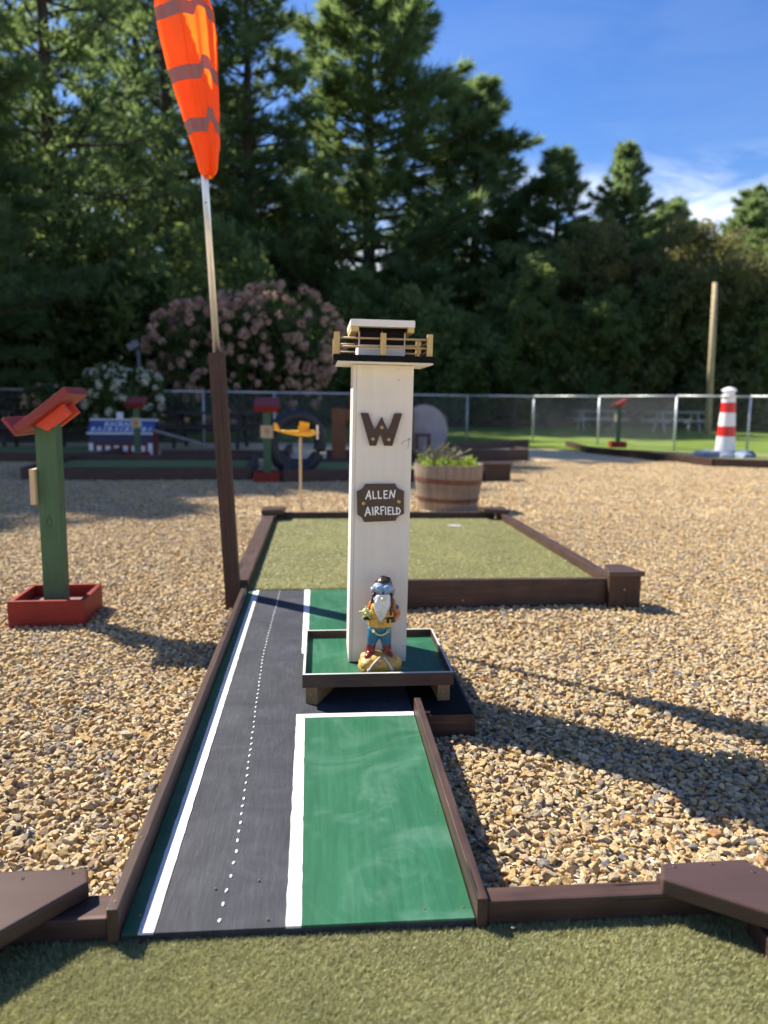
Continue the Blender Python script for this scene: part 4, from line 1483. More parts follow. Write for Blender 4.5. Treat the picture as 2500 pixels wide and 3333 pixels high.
sheet('back_green_turf', [(-7.5, 12.3), (-3.55, 12.55), (-3.5, 15.0), (-7.5, 14.6)], 0.10, M_turf_far)
sheet('lighthouse_green_turf', [(6.45, 12.1), (9.6, 11.05), (10, 13.2), (7.2, 14.6), (5.55, 15.3)], 0.085, M_turf_far)

# ------------------------------------------------------------------ barrel planter
bp_ = thing('barrel_planter', 'half whiskey barrel planter with rusty hoops on the gravel', 'planter', (1.195, 7.12, 0))
NS = 26
M_stave = wood_mat('weathered_stave', (0.22, 0.17, 0.125, 1), 'Z', 0.8, var=0.35, grain=40, bump=0.7)
M_rust = plain_mat('rusty_iron', (0.13, 0.045, 0.025, 1), 0.7, var=0.4, scale=30, bump=0.3)
Hb = 0.43


def brad(z):
    return 0.268 + 0.052 * math.sin(min(1, z / Hb) * PI / 2 * 1.0)


stave_me = None
for k in range(NS):
    if stave_me is None:
        bm = bmesh.new()
        aw = PI / NS * 0.97
        rings = []
        for j in range(7):
            z = Hb * j / 6
            ro = brad(z)
            ri = ro - 0.022
            rings.append([bm.verts.new((r_ * math.cos(a), r_ * math.sin(a), z)) for r_, a in ((ro, -aw), (ro * 1.003, 0), (ro, aw), (ri, aw), (ri, -aw))])
        for j in range(6):
            for i in range(5):
                bm.faces.new([rings[j][i], rings[j][(i + 1) % 5], rings[j + 1][(i + 1) % 5], rings[j + 1][i]])
        bm.faces.new(rings[0][::-1])
        bm.faces.new(rings[-1])
        s_ = obj('stave', bm, M_stave, bp_, local=True)
        stave_me = s_.data
    else:
        s_ = bpy.data.objects.new('stave', stave_me)
        C.objects.link(s_)
        s_.parent = bp_
    s_.rotation_euler = (0, 0, 2 * PI * k / NS)
    s_.scale = (1, 1, random.uniform(.985, 1.01))
for z0, z1, tl in ((0.255, 0.300, R(2.5)), (0.085, 0.125, R(1))):
    m = Matrix.Translation((0, 0, (z0 + z1) / 2)) @ Matrix.Rotation(tl, 4, 'Y')
    h = (z1 - z0) / 2
    ra, rb = brad(z0) + .0035, brad(z1) + .0035
    obj('hoop', lathe([(ra - .003, -h), (ra, -h), (rb, h), (rb - .003, h)], 48, m), M_rust, bp_, smooth=False, local=True)
obj('soil', lathe([(0.2, 0.33), (0.292, 0.35), (0.15, 0.375), (0.01, 0.38)], 24), plain_mat('soil', (0.04, 0.028, 0.018, 1), 0.95, bump=0.8), bp_, local=True)


def leaf_cloud(centres, n_per, spread, size, aspect=0.45, up=0.0):
    """small pointed leaf faces around the given centres (numpy)"""
    cn = np.repeat(np.asarray(centres, float), n_per, 0)
    n = len(cn)
    d = RNG.normal(size=(n, 3))
    d /= np.linalg.norm(d, axis=1)[:, None]
    sp_ = np.asarray(spread, float)
    p = cn + d * (RNG.random(n) ** 0.45)[:, None] * (sp_ if sp_.ndim == 0 else sp_)
    a = RNG.normal(size=(n, 3))
    a[:, 2] += up
    a /= np.linalg.norm(a, axis=1)[:, None]
    b = np.cross(a, RNG.normal(size=(n, 3)))
    b /= np.linalg.norm(b, axis=1)[:, None] + 1e-9
    s = size * RNG.uniform(0.6, 1.3, n)[:, None]
    v0 = p - a * s * .5
    v1 = p + b * s * aspect * .5
    v2 = p + a * s * .5
    v3 = p - b * s * aspect * .5
    V = np.stack([v0, v1, v2, v3], 1).reshape(-1, 3)
    F = np.arange(4 * n).reshape(-1, 4)
    return V, F


pls = thing('potted_plants', 'lime green leafy plants with pale dry stems growing in the barrel', 'plants', (1.195, 7.12, 0.38))
cs = [(RNG.uniform(-.24, .29), RNG.uniform(-.24, .24), RNG.uniform(0, .085)) for _ in range(48)]
V, F = leaf_cloud(cs, 34, 0.05, 0.040, 0.35, 1.2)
put_mesh('foliage', V, F, M_lime, pls)['kind'] = 'stuff'
bm = bmesh.new()
for i in range(110):
    a = random.uniform(0, 2 * PI)
    r_ = random.uniform(0, .2)
    x, y = r_ * math.cos(a) - .08, r_ * math.sin(a)
    h = random.uniform(.12, .26)
    lx, ly = random.uniform(-.12, .14), random.uniform(-.08, .08)
    tube(bm, [(x, y, 0), (x + lx * .3, y + ly * .3, h * .6), (x + lx, y + ly, h * random.uniform(.8, 1.05))], [.0022, .0018, .0045], 4)
obj('dry_stems', bm, M_wisp, pls, local=True)['kind'] = 'stuff'

# ------------------------------------------------------------------ toy aeroplane on a stake
yel = plain_mat('yellow_paint', (0.78, 0.40, 0.02, 1), 0.4, var=0.08)
ap = thing('whirligig_plane', 'yellow toy propeller plane mounted on a thin wooden stake', 'garden ornament', (-0.183, 7.154, 0))
bm = bmesh.new()
tube(bm, [(0, 0, -0.02), (0.0, 0, 0.66)], 0.011, 8)
obj('stake', bm, M_tan, ap, local=True)
bm = bmesh.new()
tube(bm, [(-.215, 0, .722), (-.12, 0, .708), (-.02, 0, .70), (.07, 0, .70), (.115, 0, .705), (.15, 0, .708)], [.008, .016, .027, .03, .026, .014], 12)
obj('fuselage', bm, yel, ap, smooth=True, local=True)
obj('wing', box(-.045, .045, -.24, .24, -.006, .006, .004, Matrix.Translation((0.035, 0, .755)) @ Matrix.Rotation(R(10), 4, 'Y') @ Matrix.Rotation(R(-12), 4, 'X')), yel, ap, local=True)
obj('wing_strut', box(-.02, .02, -.012, .012, .715, .765, .002), yel, ap, local=True)
obj('tail_fin', prism([(-.235, .725), (-.18, .725), (-.215, .79), (-.245, .79)], -.004, .004, .001, Matrix(((1, 0, 0, 0), (0, 0, 1, 0), (0, 1, 0, 0), (0, 0, 0, 1)))), yel, ap, local=True)
obj('tail_plane', box(-.24, -.19, -.09, .09, .726, .733, .001), yel, ap, local=True)
for k, a in enumerate((R(20), R(200))):
    pr = obj('propeller_blade', box(-.003, .003, -.011, .011, .008, .068, .002, Matrix.Translation((.156, 0, .708)) @ Matrix.Rotation(a, 4, 'X') @ Matrix.Rotation(R(35), 4, 'Z')), M_white_x, ap, local=True)
bm = bmesh.new()
ell(bm, (.160, 0, .708), (.012, .010, .010), 2)
obj('propeller_hub', bm, M_white_x, ap, smooth=True, local=True)

# ------------------------------------------------------------------ little house with a ramp
hs = thing('toy_house', 'small red and blue wooden house with white lettered roof and white windows', 'model house', (-3.45, 14.0, 0), R(0))
M_navy = plain_mat('navy_paint', (0.012, 0.02, 0.075, 1), 0.5)
M_maroon = wood_mat('maroon_paint', (0.14, 0.012, 0.018, 1), 'X', 0.5, var=.1)
M_cold_white = plain_mat('house_white', (0.66, 0.68, 0.72, 1), 0.5, var=.05)
obj('walls', box(-.52, .52, -.28, .28, 0, .42), M_maroon, hs, local=True)
obj('navy_band', box(-.53, .53, -.30, -.2805, .235, .385, .002), M_navy, hs, local=True)
rfm = Matrix.Translation((0, -.31, .40)) @ Matrix.Rotation(R(35), 4, 'X')
roof = obj('roof', box(-.56, .56, 0, .36, 0, .02, .002, rfm), plain_mat('roof_blue', (0.04, 0.08, 0.22, 1), 0.5), hs, local=True)
obj('roof', box(-.56, .56, 0, .36, 0, .02, .002, Matrix.Translation((0, .31, .40)) @ Matrix.Rotation(R(180), 4, 'Z') @ Matrix.Rotation(R(35), 4, 'X')), plain_mat('roof_blue_b', (0.04, 0.08, 0.22, 1), 0.5), hs, local=True)
obj('ridge_board', box(-.58, .58, -.035, .035, .605, .64, .003), M_cold_white, hs, local=True)
obj('eave_board', box(-.56, .56, -.335, -.312, .385, .415, .002), M_cold_white, hs, local=True)
for x in (-.50, .50):
    obj('corner_board', box(x - .035, x + .035, -.315, -.282, 0.0, .232, .002), M_cold_white, hs, local=True)
for i in range(6):
    x = -.37 + i * .148
    w = obj('window', box(x - .04, x + .04, -.296, -.2805, .085, .185, .004), M_cold_white, hs, local=True)
# blurred white lettering on the roof, block strokes only
rnd = random.Random(3)
for row, (n_, x0_, x1_, v) in enumerate(((8, -.26, .30, .24), (11, -.46, .50, .09))):
    for i in range(n_):
        x = x0_ + (x1_ - x0_) * i / (n_ - 1)
        shp = [[(-28, 34), (-28, -34)], [(-28, 34), (20, 20), (-28, 2), (24, -18), (-28, -34)]] if i % 3 == 0 else ([[(-26, -34), (0, 34), (26, -34)], [(-16, -8), (16, -8)]] if i % 3 == 1 else [[(26, 26), (0, 34), (-24, 10), (-22, -20), (0, -34), (26, -24)]])
        stroke_text(shp, lambda a, b, x=x, v=v: (x + a * .0011, v + b * .0016), 0.009, rfm, M_cold_white, roof, 'letter', z0=.021, z1=.024, local=True)
obj('cupola', box(-.12, -.02, -.05, .05, .64, .76, .004), M_cold_white, hs, local=True)
rpg = thing('ramp', 'grey wooden ramp plank on a leg beside the little red house', 'ramp', (-2.2, 14.0, 0))
d = Vector((1.15, 0, -.42))
obj('plank', box(0, 1.75, -.06, .06, -.02, .02, .003, Matrix.Translation((-2.92, 13.7, .47)) @ Matrix.Rotation(R(15.5), 4, 'Y')), wood_mat('grey_wood', (0.22, 0.20, 0.19, 1), 'X', 0.8), rpg)
obj('leg', box(-2.03, -1.97, 13.67, 13.73, 0, .20, .003), bpy.data.materials['grey_wood'], rpg)

# ------------------------------------------------------------------ tyre and sawmill prop
ty = thing('old_tyre', 'black tyre standing upright behind the board numbered 9', 'tyre', (-0.32, 10.4, 0.0))
bm = bmesh.new()
tube(bm, [(.36 * math.cos(t), 0, .44 + .36 * math.sin(t)) for t in np.linspace(0, 2 * PI, 41)], .085, 16, cap=False)
obj('tyre_ring', bm, plain_mat('black_rubber', (0.015, 0.016, 0.022, 1), 0.6), ty, smooth=True, local=True)
ty.rotation_euler = (0, 0, R(28))
swm = thing('sawmill_prop', 'large grey circular saw blade in a brown timber frame', 'golf obstacle', (1.3, 12.2, 0))
bm = bmesh.new()
nT = 46
c_ = (1.66, 12.3, .54)
rim_, hub = [], []
for k in range(nT * 2):
    a = 2 * PI * k / (nT * 2)
    r_ = .425 if k % 2 else .395
    rim_.append((c_[0] + .92 * r_ * math.cos(a), c_[2] + r_ * math.sin(a)))
bm = prism(rim_, -.008, .008, 0, Matrix(((1, 0, 0, 0), (0, 0, 1, 12.3), (0, 1, 0, 0), (0, 0, 0, 1))))
obj('saw_blade', bm, plain_mat('blade_grey', (0.24, 0.25, 0.29, 1), 0.6, var=.15, scale=4), swm)
obj('frame_post', box(1.27, 1.46, 12.05, 12.2, -0.02, .88, .005), wood_mat('orange_brown_wood', (0.16, 0.06, 0.025, 1), 'Z', .6), swm)
obj('frame_post', box(0.18, 0.40, 12.05, 12.2, -0.02, .88, .005), bpy.data.materials['orange_brown_wood'], swm)
obj('cross_beam', box(0.405, 1.265, 12.06, 12.19, .70, .86, .005), bpy.data.materials['orange_brown_wood'], swm)
for b_ in ((1.47, 1.52, 11.9, 11.95, 0, .46), (1.66, 1.71, 11.9, 11.95, 0, .46), (1.47, 1.71, 11.9, 11.95, .461, .51)):
    obj('guard_bar', box(*b_, .004), M_dark_timber, swm)

# ------------------------------------------------------------------ lighthouse
lh = thing('toy_lighthouse', 'red and white striped model lighthouse on blue grey painted rocks', 'model lighthouse', (7.25, 13.3, 0.0))
M_rw = plain_mat('lighthouse_red', (0.62, 0.015, 0.012, 1), 0.4, var=.06)
M_lw = plain_mat('lighthouse_white', (0.78, 0.78, 0.79, 1), 0.4, var=.04)


def lr(z):
    return 0.172 - 0.058 * (z - 0.16) / 0.95


for z0, z1, mt in ((0.16, 0.44, M_lw), (0.44, 0.62, M_rw), (0.62, 0.86, M_lw), (0.86, 1.04, M_rw), (1.04, 1.13, M_lw)):
    obj('tower_band', lathe([(lr(z0), z0 + .0005), (lr(z1), z1 - .0005)], 28, Matrix.Identity(4)), mt, lh, smooth=False, local=True)
obj('gallery', lathe([(.11, 1.13), (.14, 1.14), (.14, 1.16), (.10, 1.17)], 24), M_lw, lh, local=True)
obj('lantern', lathe([(.095, 1.17), (.095, 1.235), (.13, 1.24), (.125, 1.26), (.08, 1.29), (.02, 1.31)], 24), M_lw, lh, local=True)
M_rockb = plain_mat('blue_grey_rock', (0.15, 0.19, 0.26, 1), 0.7, var=.25, scale=6, bump=.4)
for i in range(9):
    a = 2 * PI * i / 9 + .2
    bm = bmesh.new()
    sx = random.uniform(.16, .26)
    ell(bm, (.36 * math.cos(a), .30 * math.sin(a), .07), (sx, .14, random.uniform(.09, .15)), 2, Euler((0, 0, a)))
    for v in bm.verts:
        v.co += v.normal * noise.noise(v.co * 6) * .06
    obj('rock', bm, M_rockb, lh, local=True)
obj('rock_mound', lathe([(.36, 0), (.30, .12), (.20, .18)], 14), M_rockb, lh, local=True)

# ------------------------------------------------------------------ chain link fence
fe = thing('chain_link_fence', 'galvanised chain link fence with top rail around the course', 'fence', (0, 18, 0))
FP = [(-15, 16.6), (-12.4, 16.8), (-9.6, 17.0), (-7.2, 17.15), (-4.7, 17.3), (-2.6, 17.6), (-1.05, 17.9), (1.5, 19.4), (3.95, 20.7), (5.70, 20.4), (6.80, 18.5), (7.55, 15.95), (8.75, 15.2), (11.4, 14.0), (14.2, 13.0)]
FH = 1.17
for i, (x, y) in enumerate(FP):
    bm = bmesh.new()
    tube(bm, [(x, y, -.05), (x, y, FH - .022)], .024, 10)
    ps = obj('post', bm, M_galv, fe, smooth=True)
for i in range(len(FP) - 1):
    bm = bmesh.new()
    tube(bm, [(FP[i][0], FP[i][1], FH), (FP[i + 1][0], FP[i + 1][1], FH)], .021, 10)
    obj('top_rail', bm, M_galv, fe, smooth=True)
V, F = [], []
for i in range(len(FP) - 1):
    a, b_ = np.array(FP[i]), np.array(FP[i + 1])
    L_ = np.linalg.norm(b_ - a)
    e = (b_ - a) / L_
    nr = np.array([-e[1], e[0]])
    for sgn in (1, -1):
        s = -FH if sgn > 0 else 0
        while s < L_ + (0 if sgn > 0 else FH):
            # diagonal from (s,0) rising to (s+sgn*FH, FH)
            t0, t1 = s, s + sgn * (FH - .03)
            z0, z1 = 0.0, FH - .03
            lo, hi = (t0, z0), (t1, z1)
            def clip(t):
                return z0 + (t - t0) / (t1 - t0) * (z1 - z0)
            ta, tb2 = sorted((t0, t1))
            ta, tb2 = max(ta, 0), min(tb2, L_)
            if tb2 - ta > .02:
                p0 = a + e * ta
                p1 = a + e * tb2
                za, zb = clip(ta), clip(tb2)
                k = len(V)
                w = .0016
                V += [(p0[0], p0[1], za - w), (p1[0], p1[1], zb - w), (p1[0] + nr[0] * w, p1[1] + nr[1] * w, zb + w), (p0[0] + nr[0] * w, p0[1] + nr[1] * w, za + w),
                      (p0[0] - nr[0] * w, p0[1] - nr[1] * w, za + w), (p1[0] - nr[0] * w, p1[1] - nr[1] * w, zb + w)]
                F += [(k, k + 1, k + 2, k + 3), (k, k + 4, k + 5, k + 1), (k + 3, k + 2, k + 5, k + 4)]
            s += .078
put_mesh('wire_mesh', np.array(V) - np.array([0, 18, 0]), F, M_galv, fe)['kind'] = 'stuff'

# ------------------------------------------------------------------ utility pole, tables, wall, sign
up = thing('wooden_utility_pole', 'tall bare pale wooden pole standing on the lawn', 'pole', (12.95, 25.0, 0))
bm = bmesh.new()
tube(bm, [(12.97, 25, -.1), (12.93, 25, 2.5), (12.88, 25, 4.95)], [.115, .10, .085], 16)
obj('pole_shaft', bm, wood_mat('pale_pole', (0.42, 0.33, 0.19, 1), 'Z', .8, grain=12), up, smooth=True)


def picnic(label, loc, rz, mat):
    t = thing('picnic_table', label, 'picnic table', loc, rz, 'picnic tables by the wood')
    for i in range(4):
        obj('top_plank', box(-.9, .9, -.36 + i * .18, -.36 + i * .18 + .165, .70, .74, .004), mat, t, local=True)
    for s_ in (-1, 1):
        obj('bench_plank', box(-.9, .9, s_ * .68 - .12, s_ * .68 + .12, .42, .46, .004), mat, t, local=True)
        obj('cross_brace', box(s_ * .65 - .03, s_ * .65 + .03, -.70, .70, .36, .42, .004), mat, t, local=True)
        for q in (-1, 1):
            m = Matrix.Translation((s_ * .65 + .05, q * .42, 0)) @ Matrix.Rotation(R(20) * q, 4, 'X')
            obj('leg', box(-.03, .03, -.04, .04, 0.02, .72, .004, m), mat, t, local=True)
    return t


M_table_w = plain_mat('table_white_dimmed', (0.30, 0.31, 0.33, 1), .6, var=.1)  # white tables, their shade put into the colour by dimming it
M_table_d = wood_mat('table_dark', (0.035, 0.03, 0.03, 1), 'X', .7)
picnic('white topped picnic table beside the pale pole on the lawn', (12.4, 26.2, 0), R(3), M_table_w)
picnic('second white picnic table, left of the pale pole', (10.1, 27.6, 0), R(-4), M_table_w)
picnic('dark picnic table in the shade at the far left by the fence', (-6.75, 15.6, 0), R(5), M_table_d)
picnic('dark picnic table half hidden behind the grey ramp', (-2.3, 16.2, 0), R(-8), M_table_d)
wl_ = thing('timber_wall', 'low dark timber retaining wall at the far edge of the lawn', 'wall', (16, 33, 0))
M_wall = wood_mat('old_wall_timber', (0.085, 0.07, 0.06, 1), 'X', .9, var=.4, grain=10)
for k in range(5):
    for j in range(7):
        x0_ = 7.5 + j * 3.2 + (k % 2) * .8
        obj('wall_timber', box(x0_ + .01, x0_ + 3.19, 33 + k * .03, 33.25, k * .232, k * .232 + .226, .01), M_wall, wl_)
ps_ = thing('lamp_post', 'thin grey post with a tilted lamp head behind the white flowers', 'lamp post', (-4.05, 18.2, 0))
bm = bmesh.new()
tube(bm, [(-4.05, 18.2, 0), (-4.12, 18.2, 2.1)], .035, 8)
obj('post', bm, plain_mat('grey_post', (0.14, 0.15, 0.18, 1), .6), ps_, smooth=True)
obj('lamp_head', box(-.13, .13, -.1, .1, 0, .16, .02, Matrix.Translation((-4.18, 18.2, 2.12)) @ Matrix.Rotation(R(-30), 4, 'Y')), bpy.data.materials['grey_post'], ps_)


# ------------------------------------------------------------------ hydrangeas
def bloom_mesh(mat, seed):
    rnd = np.random.default_rng(seed)
    n = 46
    d = rnd.normal(size=(n, 3))
    d /= np.linalg.norm(d, axis=1)[:, None]
    V, F = [], []
    for v in d:
        v = Vector(v)
        a = v.cross(Vector((.3, .5, .8))).normalized()
        b = v.cross(a)
        c = v * Vector((1, 1, 1)).length / 1.732
        s = .34
        k = len(V)
        V += [c * .93 + a * s, c * 1.08 + b * s, c * .93 - a * s, c * 1.08 - b * s]
        F += [(k, k + 1, k + 2, k + 3)]
    me = bpy.data.meshes.new('bloom')
    me.from_pydata([tuple(v) for v in V], [], F)
    me.materials.append(mat)
    return me


M_pinkb = leaf_mat('pink_petals', [(0.35, (0.36, 0.20, 0.17, 1)), (0.6, (0.48, 0.33, 0.26, 1)), (0.85, (0.52, 0.45, 0.32, 1))], .25, (.6, .35, .3, 1), 1.2)
M_whiteb = leaf_mat('white_petals', [(0.35, (0.40, 0.45, 0.33, 1)), (0.7, (0.58, 0.59, 0.48, 1))], .25, (.7, .7, .5, 1), 1.2)


def hydrangea(label, loc, rx, ry, rz_, h0, nb, mats, bs):
    t = thing('hydrangea_bush', label, 'flowering bush', loc)
    cs = []
    lobes = [(random.uniform(-.5, .5) * rx, random.uniform(-.4, .4) * ry, h0 + random.uniform(-.15, .35) * rz_, random.uniform(.55, .8)) for _ in range(7)]
    lobes.append((0, 0, h0, .95))
    for (a, b, c, k) in lobes:
        for _ in range(70):
            d = Vector((random.gauss(0, 1), random.gauss(0, 1), random.gauss(0, 1))).normalized() * random.uniform(.4, .95) * k
            z = c + d.z * rz_
            if z > .15:
                cs.append((a + d.x * rx, b + d.y * ry, z))
    V, F = leaf_cloud(cs, 22, 0.20, 0.15, 0.55)
    put_mesh('foliage', V, F, M_bush, t)['kind'] = 'stuff'
    bm = bmesh.new()
    for i in range(9):
        a = 2 * PI * i / 9
        tube(bm, [(.1 * math.cos(a), .1 * math.sin(a), 0), (.4 * rx * math.cos(a), .4 * ry * math.sin(a), h0 * .8), (.6 * rx * math.cos(a), .6 * ry * math.sin(a), h0 + .3 * rz_)], [.035, .025, .015], 6)
    obj('stems', bm, M_trunk, t, local=True)
    ms = [bloom_mesh(m, i) for i, m in enumerate(mats)]
    k = 0
    while k < nb:
        (a, b, c, kk) = random.choice(lobes)
        d = Vector((random.gauss(0, 1), random.gauss(0, 1) - .35, random.gauss(0, 1) + .25)).normalized()
        p = Vector((a + d.x * rx * kk, b + d.y * ry * kk, c + d.z * rz_ * kk))
        if p.z < .35 or any(((p.x - q[0]) / rx) ** 2 + ((p.y - q[1]) / ry) ** 2 + ((p.z - q[2]) / rz_) ** 2 < (q[3] * .86) ** 2 for q in lobes):
            continue
        o = bpy.data.objects.new('bloom', random.choice(ms))
        C.objects.link(o)
        o.parent = t
        o.location = p
        s = random.uniform(.5, 1.12) * bs
        o.scale = (s, s, s * 1.2)
        o.rotation_euler = (random.uniform(-1, 1), random.uniform(-1, 1), random.uniform(0, 6))
        k += 1
    if nb > 200:      # the many smaller, deeper heads behind the 290 large ones
        q = []
        while len(q) < 200:
            (a, b, c, kk) = random.choice(lobes)
            d = Vector((random.gauss(0, 1), random.gauss(0, 1), random.gauss(0, 1))).normalized()
            p = (a + d.x * rx * kk * .96, b + d.y * ry * kk * .96, c + d.z * rz_ * kk * .96)
            if p[2] > .4:
                q.append(p)
        V, F = leaf_cloud(q, 26, .085, .075, .9)
        put_mesh('bloom_mass', V, F, mats[0], t)['kind'] = 'stuff'
    return t


hydrangea('huge rounded hydrangea covered in dusty pink blooms behind the fence', (-1.75, 19.6, 0), 2.2, 1.5, 1.75, 1.95, 290, [M_pinkb], .105)
hydrangea('smaller hydrangea with creamy white blooms behind the little red house', (-3.95, 15.9, 0), .80, .6, .62, 1.0, 90, [M_whiteb], .085)
hydrangea('low hydrangea with pale pink blooms just left of the white one', (-5.25, 16.0, 0), .62, .45, .42, .80, 34, [M_pinkb], .085)


# ------------------------------------------------------------------ TREES
def blades(P, D, L, W, n_per, up=0.35, spread=0.9):
    """needle clusters: n_per slim triangles at every point, fanned about its direction"""
    p = np.repeat(P, n_per, 0)
    d = np.repeat(D, n_per, 0) + RNG.normal(size=(len(p), 3)) * spread
    d[:, 2] += up
    d /= np.linalg.norm(d, axis=1)[:, None]
    s = np.cross(d, RNG.normal(size=(len(p), 3)))
    s /= np.linalg.norm(s, axis=1)[:, None] + 1e-9
    l_ = L * RNG.uniform(.7, 1.3, len(p))[:, None]
    V = np.stack([p - s * W * .5, p + s * W * .5, p + d * l_], 1).reshape(-1, 3)
    return V, np.arange(3 * len(p)).reshape(-1, 3)


def pine_meshes(H, Rm, seed, base=0.12, dens=1.0, taper=0.72):
    rnd = random.Random(seed)
    P, D = [], []
    tb_m = bmesh.new()
    tube(tb_m, [(0, 0, 0), (.05, .03, H * .4), (0, 0, H * .75), (.03, 0, H * .97)], [H * .017, H * .013, H * .007, .02], 9)
    z = H * base
    while z < H * 0.985:
        t = (z - H * base) / (H * (1 - base))
        L0 = Rm * (1 - t) ** taper * (0.55 + 0.45 * min(1, t * 5 + .3))
        nb = rnd.choice((4, 5, 5, 6))
        ph = rnd.uniform(0, 2 * PI)
        for k in range(nb):
            if rnd.random() < 0.10:
                continue
            a = ph + 2 * PI * k / nb + rnd.uniform(-.3, .3)
            L_ = L0 * rnd.choice((.55, .8, .95, 1.1, 1.35)) * rnd.uniform(.9, 1.1) + .25
            rise = (-.05 + .55 * t + rnd.uniform(-.08, .12))
            dh = Vector((math.cos(a), math.sin(a), 0))
            sd_ = Vector((-math.sin(a), math.cos(a), 0))
            b0 = Vector((0, 0, z))
            tip = b0 + dh * L_ + Vector((0, 0, L_ * (rise + .12)))
            tube(tb_m, [b0, b0 + dh * L_ * .55 + Vector((0, 0, L_ * rise * .5)), tip], [.02 + L_ * .012, .012 + L_ * .006, .008], 4, cap=False)
            n = int(dens * (10 + L_ * 15))
            for i in range(n):
                q = rnd.uniform(.22, 1.0) ** .8
                w = (1 - q) * L_ * .42 + .12
                lat = rnd.uniform(-1, 1) * w
                zz = L_ * (rise * q + .12 * q * q) + rnd.uniform(-.06, .14) + .05 * abs(lat)
                p = b0 + dh * (L_ * q - abs(lat) * .25) + sd_ * lat + Vector((0, 0, zz))
                P.append(p)
                dd = (dh * .8 + sd_ * lat * .6).normalized()
                D.append(dd)
        z += rnd.uniform(.36, .58) * (1.0 if t < .7 else .7)
    for i in range(9):
        P.append(Vector((rnd.uniform(-.06, .06), rnd.uniform(-.06, .06), H * rnd.uniform(.92, 1.0))))
        D.append(Vector((0, 0, 1)))
    V, F = blades(np.array(P), np.array(D), .40, .055, 8, .45, .55)
    return V, F, tb_m


def broad_meshes(H, Rm, seed, base=0.05, nc=300, mat=None):
    rnd = random.Random(seed)
    tb_m = bmesh.new()
    tube(tb_m, [(0, 0, 0), (.1, 0, H * .35), (-.05, .1, H * .7)], [H * .02, H * .015, H * .005], 9)
    lobes = []
    for i in range(16):
        a = rnd.uniform(0, 2 * PI)
        zt = rnd.uniform(base + .12, .92)
        rr_ = Rm * math.sin(PI * min(1, max(.08, (zt * .88 + .12)))) ** .6 * rnd.uniform(.25, .8)
        c = Vector((rr_ * math.cos(a), rr_ * math.sin(a), H * zt))
        lobes.append((c, Rm * rnd.uniform(.28, .45)))
        tube(tb_m, [Vector((0, 0, H * zt * .55)), c * .5 + Vector((0, 0, H * zt * .35)), c], [.07, .05, .02], 5, cap=False)
    cs = []
    for i in range(nc):
        c, r_ = rnd.choice(lobes)
        d = Vector((rnd.gauss(0, 1), rnd.gauss(0, 1), rnd.gauss(0, .8))).normalized() * r_ * rnd.uniform(.5, 1.05)
        p = c + d
        if p.z > .2:
            cs.append(tuple(p))
    V, F = leaf_cloud(cs, 58, .36, .17, .6)
    return V, F, tb_m


def tree_proto(kind, H, Rm, seed, mat, **kw):
    V, F, tbm = (pine_meshes if kind == 'pine' else broad_meshes)(H, Rm, seed, **kw)
    cm = bpy.data.meshes.new('crown')
    o = put_mesh('crown', V, F, mat)
    cm = o.data
    bpy.data.objects.remove(o)
    tm = bpy.data.meshes.new('trunk')
    tbm.to_mesh(tm)
    tbm.free()
    tm.materials.append(M_trunk)
    return (H, cm, tm)


def plant(proto, name, label, cat, x, y, H, rz=None, wide=1.0, group=None):
    t = thing(name, label, cat, (x, y, 0), random.uniform(0, 6.28) if rz is None else rz, group)
    k = H / proto[0]
    t.scale = (k * wide, k * wide, k)
    for nm, me in (('trunk', proto[2]), ('crown', proto[1])):
        o = bpy.data.objects.new(nm, me)
        C.objects.link(o)
        o.parent = t
    return t


PA = tree_proto('pine', 16, 4.6, 1, M_pine, dens=1.6)
PB = tree_proto('pine', 15, 4.8, 2, M_pine, dens=1.3, taper=.95)
PC = tree_proto('pine', 14, 3.2, 3, M_pine, base=.2, dens=.95, taper=1.0)
PD = tree_proto('pine', 17, 4.2, 9, M_pine, base=.16, dens=.62)
BA = tree_proto('broad', 10, 3.6, 4, M_leaf, nc=330)
BB = tree_proto('broad', 8, 3.6, 5, M_leaf_dry, nc=380)
BC = tree_proto('broad', 4, 2.6, 6, M_leaf, nc=200)

plant(PA, 'pine_tree', 'tallest central white pine, its top cut by the upper edge of the photo', 'pine tree', 2.4, 40, 22.6, .4, 1.12)
plant(PB, 'pine_tree', 'dense dark pine just right of the tallest central pine', 'pine tree', 8.2, 42, 17.3, 1.0, 1.35)
plant(PC, 'pine_tree', 'slim pine standing alone against the cloud right of the big dark pine', 'pine tree', 11.4, 38, 13.1, 2.0, 1.15)
plant(PB, 'pine_tree', 'pointed pine with tiered branches above the middle of the right tree line', 'pine tree', 14.7, 38, 13.2, 4.0, .92)
plant(PC, 'pine_tree', 'small far pine peeping over the bushy trees right of the tiered pine', 'pine tree', 21.5, 47, 13.4, 1.3, .8)
plant(PA, 'pine_tree', 'far pine at the right edge of the tree line', 'pine tree', 26.4, 47, 13.9, 3.3, .95)
grp_r = 'bushy trees on the right side of the wood'
for x, y, H, p, lb in ((9.2, 33.5, 8.6, BA, 'bushy green tree beneath the slim pine'), (12.2, 33.8, 8.3, BB, 'olive brown bushy tree beneath the tiered pine'),
                       (15.6, 32.5, 8.4, BB, 'yellowing bushy tree directly behind the pale pole'), (18.6, 33.5, 9.0, BA, 'large rounded green tree at the right edge'),
                       (17.0, 30.8, 6.9, BB, 'brown tinged low tree right of the pale pole'), (21.5, 33, 9.0, BB, 'russet topped tree cut by the right edge of the photo')):
    plant(p, 'bushy_tree', lb, 'tree', x, y, H, None, 1.1, grp_r)
grp_l = 'tall trees crowding the left side of the wood'
